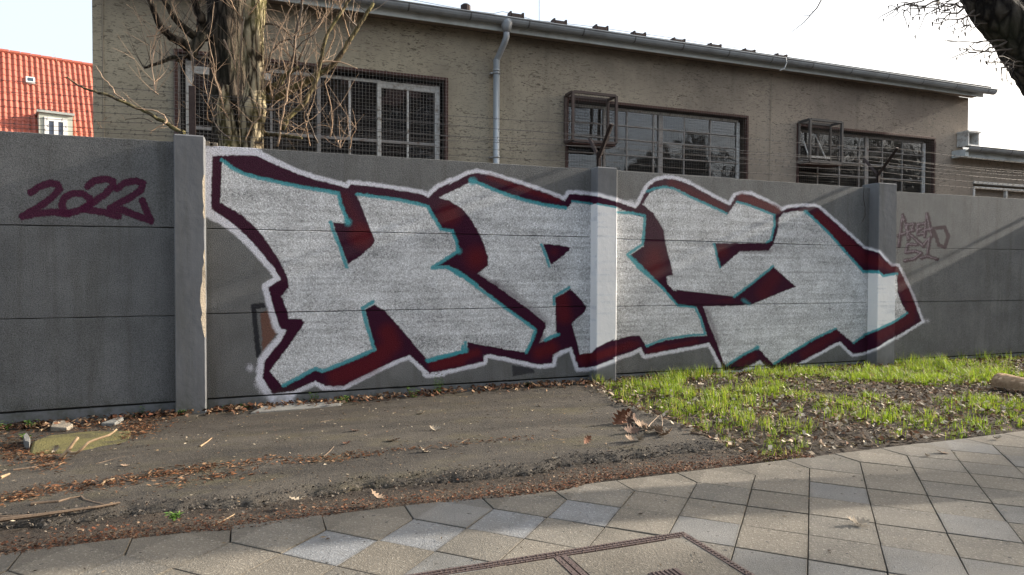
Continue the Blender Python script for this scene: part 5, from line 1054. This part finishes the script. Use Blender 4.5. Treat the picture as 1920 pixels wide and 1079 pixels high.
# weeds at the foot of the wall
WC = np.array([(.13, .26, .05), (.09, .18, .04), (.20, .32, .07)])
def weed(px, py, h, spread, n, lab, name='weed', dark=1.):
    p = G(px, py); p[1] = min(p[1], -.035) if p[1] > -.6 else p[1]; z0 = float(zg(p[0], p[1])); r_ = random.Random(int(px)); V = []; F = []; C_ = []
    def leaf(o, d, L, wd, c):
        s_ = d.cross(Vector((0, 0, 1))); s_ = (s_.normalized() if s_.length > .01 else Vector((1, 0, 0)))*wd; k = len(V)
        V.extend([o, o+d*L*.5+s_, o+d*L+Vector((0, 0, -L*.2)), o+d*L*.5-s_]); F.extend([(k, k+1, k+2), (k, k+2, k+3)]); C_.extend([c]*4)
    for _ in range(n):
        a = r_.uniform(0, 6.28); q = Vector((p[0], p[1], z0))+Vector((math.cos(a), -abs(math.sin(a)), 0))*r_.uniform(0, spread*.35); H = h*r_.uniform(.5, 1.05); tip = q+Vector((math.cos(a)*spread*.4, -abs(math.sin(a))*spread*.2, H))
        k = len(V); V.extend([q+Vector((-.002, 0, 0)), q+Vector((.002, 0, 0)), tip]); F.append((k, k+1, k+2)); C_.extend([WC[1]*.8]*3)
        for j in range(7):
            o = q.lerp(tip, (j+1)/7); d = Vector((r_.gauss(0, 1), -abs(r_.gauss(0, .8)), r_.uniform(0, .8))).normalized(); leaf(o, d, r_.uniform(.018, .04), r_.uniform(.006, .013), WC[r_.randrange(3)]*r_.uniform(.6, 1.2)*dark)
    me = npmesh(name, np.array([tuple(v) for v in V]), np.array(F), M['weed'], np.array(C_)); tag(link(name, me), lab, 'weed', 'small weeds growing along the wall')
weed(820, 742, .20, .10, 12, 'upright bushy weed against the wall under the right foot of the letter K', dark=.75); weed(776, 748, .12, .12, 8, 'low weed left of the upright bushy one at the wall foot', dark=.75); weed(1108, 714, .20, .16, 26, 'dark leafy weed in the corner left of the middle post', dark=.45); weed(640, 757, .09, .12, 8, 'small weed above the flat stone strip'); weed(588, 757, .12, .08, 7, 'thin weed below the tip of the letter K', dark=.8)
weed(462, 765, .05, .08, 8, 'bright green seedling cluster right of the chipped post'); weed(445, 767, .05, .08, 8, 'second green seedling patch nearer the chipped post'); weed(415, 770, .05, .06, 6, 'tiny green seedling beside the chipped post'); weed(340, 782, .045, .05, 7, 'yellow green sprout at the foot of the chipped post')
weed(65, 806, .07, .1, 9, 'green weed by the wall at far left'); weed(5, 812, .09, .1, 8, 'yellowish weed at the left edge of the view'); weed(50, 826, .05, .06, 6, 'yellow green sprout below the wall at far left'); weed(276, 776, .10, .06, 5, 'thin weed on the plinth left of the chipped post', dark=.7); weed(250, 782, .03, .06, 5, 'tiny weed in the leaves left of the chipped post'); weed(1748, 690, .07, .06, 6, 'yellow green sprout at the wall right of the right post'); weed(328, 974, .03, .05, 6, 'tiny tuft on the pavement edge litter'); weed(980, 722, .05, .08, 5, 'small dark weed under the middle of the graffiti', dark=.6)
# cycles
SC.render.engine = 'CYCLES'; SC.cycles.max_bounces = 6; SC.cycles.transparent_max_bounces = 12
